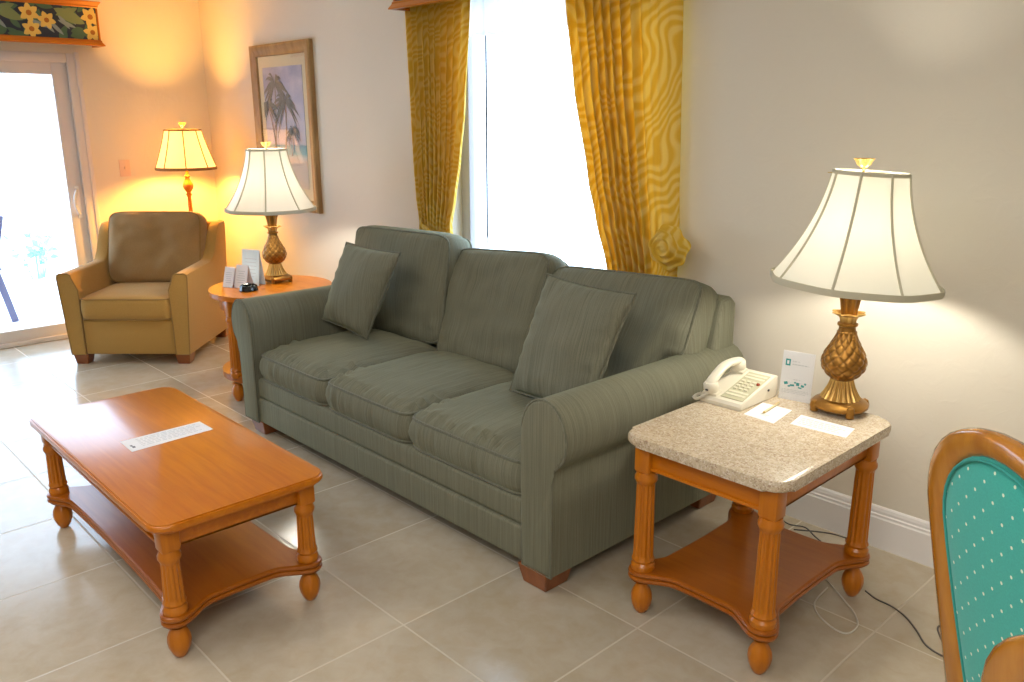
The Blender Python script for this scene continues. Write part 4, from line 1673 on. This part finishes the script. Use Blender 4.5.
def print_bg():
    m = new_mat('beach_print', rough=0.6)
    t = NT(m)
    sep = t.n('ShaderNodeSeparateXYZ'); t.l(t.tc.outputs['Object'], sep.inputs[0])
    z = t.math('ADD', sep.outputs['Z'], t.math('MULTIPLY', t.noise(t.mapping((6, 1, 30)), 1.0, 3), 0.012))
    f = t.math('DIVIDE', t.math('ADD', z, 0.40), 0.8)
    c = t.ramp(f, [(0.0, (0.60, 0.52, 0.42)), (0.24, (0.62, 0.56, 0.48)), (0.27, (0.52, 0.60, 0.58)), (0.30, (0.16, 0.48, 0.52)), (0.365, (0.08, 0.33, 0.44)), (0.38, (0.50, 0.55, 0.66)), (0.6, (0.46, 0.50, 0.66)), (1.0, (0.30, 0.33, 0.50))])
    cl_ = t.ramp(t.noise(t.mapping((5, 1, 9)), 1.0, 4), [(0.45, (0, 0, 0)), (0.7, (1, 1, 1))])
    up_ = t.math('GREATER_THAN', f, 0.385)
    c = t.mix(t.math('MULTIPLY', t.math('MULTIPLY', cl_, up_), 0.55), c, (0.68, 0.66, 0.72))
    t.color(c)
    return m


MAT['beach'] = print_bg()
MAT['palm'] = new_mat('grey_palm_print', (0.17, 0.18, 0.17), 0.7)
MAT['palm2'] = new_mat('brown_palm_print', (0.26, 0.22, 0.20), 0.7)
qw, qh = iw - 0.12, ih - 0.14
bm = B()
add_box(bm, (0, -0.0105, 0), (qw, 0.003, qh), mi=0)
lay = [0]


def flat_poly(pts, mi):
    lay[0] += 1
    y = -0.0122 - 0.00002 * lay[0]
    P = [(min(qw / 2, max(-qw / 2, a)), min(qh / 2, max(-qh / 2, b))) for a, b in pts]
    vs = [bm.verts.new((a, y, b)) for a, b in P]
    for i in range(1, len(vs) - 1):
        try:
            f = bm.faces.new((vs[0], vs[i], vs[i + 1])); f.material_index = mi
        except ValueError:
            pass


rp = random.Random(3)
for (bx, bz, tx, tz, s) in ((-0.17, -0.22, -0.10, 0.28, 1.25), (-0.03, -0.22, 0.03, 0.17, 1.1), (-0.12, -0.22, -0.20, 0.14, 0.95), (0.08, -0.18, 0.11, -0.02, 0.6)):
    nn = 10
    prev = None
    for i in range(nn + 1):
        q = i / nn
        x = bx + (tx - bx) * q + 0.015 * sin(q * pi)
        z = bz + (tz - bz) * q
        w_ = 0.006 * s * (1.3 - 0.5 * q)
        if prev:
            flat_poly([(prev[0] - prev[2], prev[1]), (prev[0] + prev[2], prev[1]), (x + w_, z), (x - w_, z)], 2)
        prev = (x, z, w_)
    for k in range(15):
        a = radians(-35 + 250 * k / 14 + rp.uniform(-8, 8))
        l = 0.16 * s * rp.uniform(0.8, 1.1)
        cx, cz = tx, tz
        for i in range(9):
            q0, q1 = i / 9, (i + 1) / 9
            p0 = (cx + l * q0 * cos(a), cz + l * q0 * sin(a) - 0.11 * s * q0 * q0)
            p1 = (cx + l * q1 * cos(a), cz + l * q1 * sin(a) - 0.11 * s * q1 * q1)
            wd = 0.022 * s * sin(pi * min(1, q0 + 0.15)) + 0.003
            flat_poly([(p0[0], p0[1] + 0.003), (p1[0], p1[1] + 0.003), (p1[0] + 0.004, p1[1] - wd), (p0[0] + 0.002, p0[1] - wd * 0.75)], 1)
obj('print', bm, [MAT['beach'], MAT['palm'], MAT['palm2']], pic, flat=True)
bm = B(); add_box(bm, (0, -0.0165, 0), (iw + 0.01, 0.002, ih + 0.01)); obj('glass_pane', bm, MAT['glass'], pic, flat=True)

# light switch on the left wall
sw = thing('light_switch', 'small light switch plate on the wall beside the sliding door', 'switch', (0, -0.665, 1.17))
bm = B(); add_box(bm, (0.003, 0, 0), (0.006, 0.075, 0.118), 0.002); obj('plate', bm, MAT['switch'], sw)
bm = B(); add_box(bm, (0.008, 0, 0.004), (0.010, 0.010, 0.022), 0.002, M=Matrix.Rotation(0.3, 4, 'Y')); obj('toggle', bm, MAT['switch'], sw)


# ------------------------------------------------------------------ things on the granite table
# telephone (local: front is -y)
ph_ = thing('telephone', 'ivory desk telephone with handset and faceplate on the granite tabletop', 'telephone', (4.972, -0.488, EH), radians(0))
bm = B()
sec = [(-0.112, 0.0), (0.105, 0.0), (0.112, 0.012), (0.108, 0.072), (0.09, 0.076), (-0.108, 0.022), (-0.114, 0.012)]
M = Matrix(((0, 0, 1, -0.078), (1, 0, 0, 0), (0, 1, 0, 0), (0, 0, 0, 1)))
add_prism(bm, sec, 0, 0.156, M, bev=0.005, seg=3)
obj('body', bm, MAT['plastic'], ph_, angle=35)
slope = math.atan2(0.054, 0.198)
SM = Matrix.Translation((0, -0.009, 0.0492)) @ Matrix.Rotation(slope, 4, 'X')     # plane of the sloping top
bm = B()
add_box(bm, (0.030, 0.0, 0.0012), (0.082, 0.176, 0.0024), 0.001, 1)
xform(bm, SM)
face = obj('faceplate', bm, MAT['plastic2'], ph_)
for r in range(4):
    for c in range(3):
        bm = B(); add_box(bm, (0.006 + 0.020 * c, -0.026 + 0.017 * r, 0.004), (0.013, 0.010, 0.006), 0.0015, 1); xform(bm, SM); obj('key', bm, MAT['keys'], face)
for (y, w_) in ((-0.064, 0.07), (-0.046, 0.07), (0.052, 0.072), (0.070, 0.072)):
    bm = B(); add_box(bm, (0.030, y, 0.0029), (w_, 0.011, 0.002), 0.0005, 1); xform(bm, SM); obj('label_strip', bm, MAT['keys'], face)
bm = B(); add_lathe(bm, [(0.006, 0.0), (0.006, 0.004), (0.004, 0.006), (0.0, 0.007)], 16, (0.062, 0.022, 0.002)); xform(bm, SM); obj('message_light', bm, MAT['red'], ph_)
bm = B(); add_lathe(bm, [(0.004, 0.0), (0.004, 0.003)], 12, M=Matrix.Translation((0.0778, 0.05, 0.035)) @ Matrix.Rotation(radians(90), 4, 'Y')); obj('jack', bm, MAT['dark'], ph_)
# handset cradle and handset
bm = B()
for y in (-0.080, 0.080):
    add_box(bm, (-0.047, y, 0.004), (0.052, 0.034, 0.012), 0.004, 2)
xform(bm, SM); obj('cradle', bm, MAT['plastic'], ph_)
bm = B()
path = smooth_path([(-0.047, -0.092, 0.030), (-0.047, -0.065, 0.046), (-0.047, 0, 0.060), (-0.047, 0.065, 0.046), (-0.047, 0.092, 0.030)], 8)
rows = []
for i, p in enumerate(path):
    q = i / (len(path) - 1)
    wd = 0.020 + 0.004 * abs(2 * q - 1) ** 2
    th = 0.010 + 0.003 * abs(2 * q - 1)
    tg = (path[min(i + 1, len(path) - 1)] - path[max(0, i - 1)]).normalized()
    nn = Vector((1, 0, 0)).cross(tg).normalized()
    rows.append([bm.verts.new(p + Vector((1, 0, 0)) * wd * cos(2 * pi * k / 16) * (0.9 if abs(cos(2 * pi * k / 16)) > .9 else 1) + nn * th * sin(2 * pi * k / 16)) for k in range(16)])
for a, b in zip(rows, rows[1:]):
    for k in range(16):
        bm.faces.new((a[k], a[(k + 1) % 16], b[(k + 1) % 16], b[k]))
bm.faces.new(rows[0]); bm.faces.new(list(reversed(rows[-1])))
for y in (-0.082, 0.082):
    add_lathe(bm, [(0.016, 0.009), (0.023, 0.011), (0.025, 0.022), (0.025, 0.036), (0.018, 0.044)], 24, (-0.047, y, 0))
xform(bm, SM); hs = obj('handset', bm, MAT['plastic'], ph_, angle=45)
bm = B(); add_box(bm, (-0.047, -0.108, 0.026), (0.010, 0.004, 0.006), 0.001, 1); xform(bm, SM); obj('cord_socket', bm, MAT['dark'], hs)
bm = B()
cpts = smooth_path([(-0.047, -0.109, 0.052 - 0.034 + 0.016), (-0.060, -0.120, 0.020), (-0.080, -0.126, 0.010), (-0.1, -0.11, 0.008), (-0.104, -0.07, 0.008), (-0.088, -0.03, 0.008), (-0.079, 0.0, 0.012)], 30)
hel = []
for i, p in enumerate(cpts):
    a = i * 1.25
    tg = (cpts[min(i + 1, len(cpts) - 1)] - cpts[max(0, i - 1)]).normalized()
    s_ = tg.cross(Vector((0, 0, 1))).normalized(); u_ = s_.cross(tg)
    hel.append(p + 0.0045 * (cos(a) * s_ + sin(a) * u_))
add_tube(bm, hel, 0.0019, 5)
obj('coiled_cord', bm, MAT['plastic'], ph_)


def sheet(name, label, cat, corners, z, mat, lines=None, thick=0.0008, group=None):
    """thin sheet of paper lying on a surface with printed lines (u0,u1,v0,v1,material)"""
    P = [Vector((x, y, 0)) for x, y in corners]
    c = sum(P, Vector()) / 4
    t = thing(name, label, cat, (c.x, c.y, z), 0, group)
    bm = B()
    add_prism(bm, [(p.x - c.x, p.y - c.y) for p in P], 0.0002, thick)
    obj('paper', bm, mat, t, flat=True)
    if lines:
        for nm, ls in lines.items():
            bm = B()
            for (u0, u1, v0, v1) in ls['r']:
                q = []
                for u, v in ((u0, v0), (u1, v0), (u1, v1), (u0, v1)):
                    p = P[0].lerp(P[1], u).lerp(P[3].lerp(P[2], u), v) - c
                    q.append((p.x, p.y))
                add_prism(bm, q, thick, thick + 0.0002)
            obj(nm, bm, ls['m'], t, flat=True)
    return t


rl = random.Random(5)


def text_rows(u0, u1, v0, v1, n, fill=0.55):
    """rows of small word-like dashes"""
    out = []
    dv = (v1 - v0) / n
    for i in range(n):
        u = u0
        end = u1 - rl.uniform(0, 0.15) * (u1 - u0)
        while u < end:
            w = rl.uniform(0.03, 0.09)
            out.append((u, min(end, u + w), v0 + dv * i, v0 + dv * (i + fill)))
            u += w + 0.018
    return out


# corners run: left, front, right, back as seen in the room
sheet('note_card', 'white square note card under a pen on the granite tabletop', 'card',
      [(5.068, -0.612), (5.177, -0.622), (5.156, -0.470), (5.052, -0.470)], EH, MAT['paper'], {'print': {'r': [(0.35, 0.65, 0.30, 0.34), (0.4, 0.6, 0.24, 0.27)], 'm': MAT['ink']}})
sheet('paper_slip', 'long white printed paper slip lying by the lamp base on the granite tabletop', 'paper',
      [(5.213, -0.587), (5.384, -0.576), (5.369, -0.486), (5.197, -0.489)], EH, MAT['paper'], {'print': {'r': text_rows(0.08, 0.92, 0.2, 0.85, 4), 'm': MAT['ink']}})
sheet('paper_slip', 'white printed paper strip lying on the wooden coffee table', 'paper',
      [(3.519, -1.994), (3.639, -1.997), (3.625, -1.711), (3.515, -1.714)], CH, MAT['paper'],
      {'print': {'r': [(b, d, a, c) for (a, c, b, d) in text_rows(0.16, 0.94, 0.14, 0.86, 6, 0.36)], 'm': MAT['ink']}, 'logo': {'r': [(0.62, 0.75, 0.05, 0.085), (0.5, 0.6, 0.045, 0.07)], 'm': MAT['ink_dark']}})
# pen on the note card
pen = thing('pen', 'cream pen lying across the white note card', 'pen', (5.103, -0.50, EH + 0.001), radians(96))
bm = B(); add_tube(bm, [(-0.062, 0, 0.004), (0.05, 0, 0.004)], 0.004, 10); obj('barrel', bm, new_mat('cream_pen_plastic', (0.74, 0.64, 0.38), 0.3), pen)
bm = B(); add_tube(bm, [(-0.062, 0, 0.004), (-0.074, 0, 0.004)], lambda q: 0.0038 - 0.003 * q, 10); obj('tip', bm, MAT['brass'], pen)
bm = B(); add_box(bm, (0.035, 0, 0.0085), (0.034, 0.003, 0.0012)); obj('clip', bm, MAT['brass'], pen)

# upright card holder with a logo
cd = thing('sign_holder', 'upright clear holder with white card and teal logo leaning beside the lamp', 'sign', (5.112, -0.378, EH), radians(10))
LM = Matrix.Rotation(radians(-6), 4, 'X')
bm = B(); add_box(bm, (0, 0, 0.0815), (0.104, 0.0016, 0.163)); xform(bm, LM); obj('card', bm, MAT['paper'], cd, flat=True)
bm = B(); add_box(bm, (0, -0.0018, 0.082), (0.108, 0.0014, 0.166), 0.0005, 1); xform(bm, LM); obj('acrylic_front', bm, MAT['glass'], cd, flat=True)
bm = B(); add_box(bm, (0, 0.022, 0.0012), (0.106, 0.05, 0.0024), 0.0005, 1); obj('acrylic_foot', bm, MAT['glass'], cd, flat=True)
bm = B()
add_box(bm, (-0.033, -0.001, 0.125), (0.016, 0.0008, 0.022))
for (x, z, w_, h_) in ((-0.033, 0.055, 0.012, 0.009), (-0.012, 0.050, 0.014, 0.006), (0.006, 0.056, 0.010, 0.010), (0.022, 0.052, 0.010, 0.007), (0.030, 0.060, 0.006, 0.006), (-0.022, 0.046, 0.008, 0.005), (0.014, 0.045, 0.012, 0.004), (-0.003, 0.060, 0.006, 0.005)):
    add_box(bm, (x, -0.001, z), (w_, 0.0008, h_), M=Matrix.Rotation(x * 9, 4, 'Y'))
xform(bm, LM); lg = obj('logo', bm, MAT['teal_ink'], cd, flat=True)
bm = B(); add_box(bm, (-0.033, -0.0012, 0.125), (0.007, 0.001, 0.012)); xform(bm, LM); obj('logo_centre', bm, MAT['paper'], lg, flat=True)
bm = B()
for (x0, x1, z, h_) in ((-0.018, 0.002, 0.130, 0.003), (-0.018, 0.034, 0.120, 0.0035), (-0.01, 0.01, 0.070, 0.0025), (-0.045, 0.04, 0.034, 0.002), (-0.045, 0.042, 0.029, 0.002), (-0.045, 0.036, 0.024, 0.002)):
    x = x0
    while x < x1:
        w_ = rl.uniform(0.004, 0.010)
        add_box(bm, (x + w_ / 2, -0.001, z), (min(w_, x1 - x), 0.0008, h_)); x += w_ + 0.0022
xform(bm, LM); obj('lettering', bm, MAT['ink'], cd, flat=True)


# ------------------------------------------------------------------ things on the round side table
def tent_card(label, loc, rotz, w, h, mat, lean=14, name='tent_card'):
    t = thing(name, label, 'card', loc, rotz, 'cards on the round side table')
    sp = math.tan(radians(lean)) * h
    for s, nm in ((-1, 'front_flap'), (1, 'back_flap')):
        bm = B()
        M = Matrix.Translation((0, s * sp, 0)) @ Matrix.Rotation(radians(s * lean), 4, 'X')
        add_box(bm, (0, 0, h / 2 / cos(radians(lean))), (w, 0.0012, h / cos(radians(lean))))
        xform(bm, M)
        f = obj(nm, bm, mat, t, flat=True)
        if s < 0:
            bm = B()
            for k in range(6):
                z = h * (0.25 + 0.1 * k)
                add_box(bm, (0, -0.001, z), (w * rl.uniform(0.4, 0.75), 0.0006, 0.003))
            xform(bm, M); obj('lettering', bm, MAT['ink'], f, flat=True)
    return t


tent_card('small white tent card nearest the armchair on the round side table', (1.935, -0.825, 0.60), radians(22), 0.070, 0.110, MAT['paper'], 17)
tent_card('short white tent card behind the black dish on the round side table', (2.005, -0.785, 0.60), radians(22), 0.085, 0.125, MAT['paper'], 15)
tent_card('tall pale blue folded brochure standing on the round side table by the lamp', (1.972, -0.712, 0.60), radians(22), 0.125, 0.20, MAT['paper_blue'], 8)
dish = thing('ashtray', 'small black notched ashtray on the round side table in front of the lamp', 'ashtray', (2.112, -0.81, 0.60))
bm = B()
nf = lambda a, z, r: r * (1 - (0.10 if z > 0.018 else 0.0) * max(0, cos(4 * a)) ** 6)
add_lathe(bm, [(0.044, 0.0), (0.050, 0.004), (0.046, 0.028), (0.040, 0.032), (0.034, 0.028), (0.032, 0.010), (0.0, 0.008)], 48, rf=nf)
obj('dish', bm, new_mat('black_glass', (0.012, 0.014, 0.014), 0.08), dish)


# ------------------------------------------------------------------ cords on the floor
def cord(label, pts, mat, r=0.0026):
    P = smooth_path([(x, y, r) for x, y in pts], 8)
    c = P[0].copy()
    bm = B(); add_tube(bm, [p - Vector((c.x, c.y, 0)) for p in P], r, 8)
    o = obj('power_cord', bm, mat)
    o.location = (c.x, c.y, 0)
    tag(o, label, 'cord', 'cords on the floor')
    return o


cord('thin dark cord snaking over the tiles from end table leg to dining chair', [(5.395, -0.33), (5.44, -0.352), (5.49, -0.358), (5.545, -0.384), (5.60, -0.435), (5.645, -0.486), (5.69, -0.505), (5.74, -0.50), (5.80, -0.47)], MAT['cord_dark'])
cord('short dark looped cord on the tiles beside the teal dining chair', [(5.80, -0.40), (5.72, -0.345), (5.661, -0.335), (5.638, -0.365), (5.655, -0.405), (5.69, -0.45), (5.75, -0.475)], MAT['cord_dark'], 0.003)
cord('ivory cord lying in a loop beneath the right side of end table', [(5.30, -0.40), (5.306, -0.479), (5.32, -0.53), (5.36, -0.575), (5.426, -0.607), (5.463, -0.598), (5.465, -0.54), (5.432, -0.485), (5.38, -0.44), (5.33, -0.40), (5.25, -0.34)], MAT['cord_white'])
cord('thin grey cord running along the baseboard behind the end table', [(4.86, -0.10), (4.93, -0.07), (4.99, -0.083), (5.042, -0.064), (5.102, -0.103), (5.16, -0.14), (5.20, -0.18)], MAT['cord_dark'])
cord('short grey cord end touching the baseboard behind the end table', [(5.02, -0.11), (5.07, -0.075), (5.11, -0.05), (5.15, -0.035), (5.22, -0.03)], MAT['cord_dark'])


# ------------------------------------------------------------------ outdoors
bm = B(); add_box(bm, (-3.2, -2.0, -0.09), (6.0, 9.0, 0.10)); g = struct('patio_slab', bm, MAT['patio'])
pc = thing('patio_chair', 'slate blue metal patio chair outside the glass door', 'chair', (-1.335, -1.48, -0.04), radians(-10))
# local: faces -y, back towards +y
def bar(pts, w, d, nm):
    bm = B()
    P = [Vector(p) for p in pts]
    for a, b in zip(P, P[1:]):
        dr = b - a
        M = frame_matrix((a + b) / 2, dr, (0, 1, 0))
        add_box(bm, (0, 0, 0), (dr.length + w * 0.3, d, w), 0.004, M=M)
    obj(nm, bm, MAT['outdoor_chair'], pc)


for s in (-1, 1):
    bar([(s * 0.27, 0.24, 0.012), (s * 0.27, 0.16, 0.42)], 0.055, 0.05, 'leg')
    bar([(s * 0.27, -0.26, 0.012), (s * 0.27, -0.20, 0.60)], 0.04, 0.03, 'leg')
    bar([(s * 0.27, 0.15, 0.40), (s * 0.27, 0.25, 0.83)], 0.045, 0.04, 'back_post')
    bar([(s * 0.27, -0.24, 0.62), (s * 0.27, 0.22, 0.64)], 0.03, 0.045, 'arm')
bm = B()
for k in range(7):
    add_box(bm, (0, -0.21 + 0.065 * k, 0.42), (0.54, 0.05, 0.016), 0.004)
obj('seat', bm, MAT['outdoor_chair'], pc)
bm = B()
for k in range(7):
    z = 0.47 + 0.053 * k
    add_box(bm, (0, 0.14 + 0.10 * (z - 0.40) / 0.43, z), (0.53, 0.014, 0.038), 0.004)
obj('backrest', bm, MAT['outdoor_chair'], pc)


def shrub(label, loc, n, h, r, seed):
    rr = random.Random(seed)
    t = thing('shrub', label, 'plant', loc, 0, 'plants by the patio')
    bs, bl = B(), B()
    for k in range(n):
        a = rr.uniform(0, 2 * pi)
        rad = r * rr.random() ** 0.5
        hh = h * rr.uniform(0.6, 1.0)
        tip = Vector((rad * cos(a), rad * sin(a), hh))
        add_tube(bs, [(rad * 0.3 * cos(a), rad * 0.3 * sin(a), 0), tip * 0.6 + Vector((0, 0, 0.05)), tip], lambda q: 0.008 - 0.005 * q, 5)
        for q in range(7):
            p = tip * (0.45 + 0.55 * rr.random()) + Vector((rr.uniform(-.06, .06), rr.uniform(-.06, .06), rr.uniform(-.04, .06)))
            d = Vector((rr.uniform(-1, 1), rr.uniform(-1, 1), rr.uniform(-.3, .8))).normalized()
            s = d.cross(Vector((rr.uniform(-1, 1), rr.uniform(-1, 1), 1))).normalized()
            l, w = rr.uniform(0.07, 0.13), rr.uniform(0.02, 0.04)
            up_ = s.cross(d) * 0.006
            vs = [bl.verts.new(p), bl.verts.new(p + d * l * .4 + s * w + up_), bl.verts.new(p + d * l), bl.verts.new(p + d * l * .4 - s * w + up_)]
            vm = bl.verts.new(p + d * l * .45 - up_)
            for x, y in ((0, 1), (1, 2), (2, 3), (3, 0)):
                bl.faces.new((vs[x], vs[y], vm))
    obj('stems', bs, MAT['leaf'], t)
    obj('foliage', bl, MAT['leaf'], t, flat=True)


shrub('low green shrub beyond the patio, left behind the glass door', (-2.95, -0.62, -0.04), 8, 0.40, 0.30, 4)
shrub('low green shrub beyond the patio, nearer the door handle', (-2.9, 0.05, -0.04), 8, 0.28, 0.32, 8)
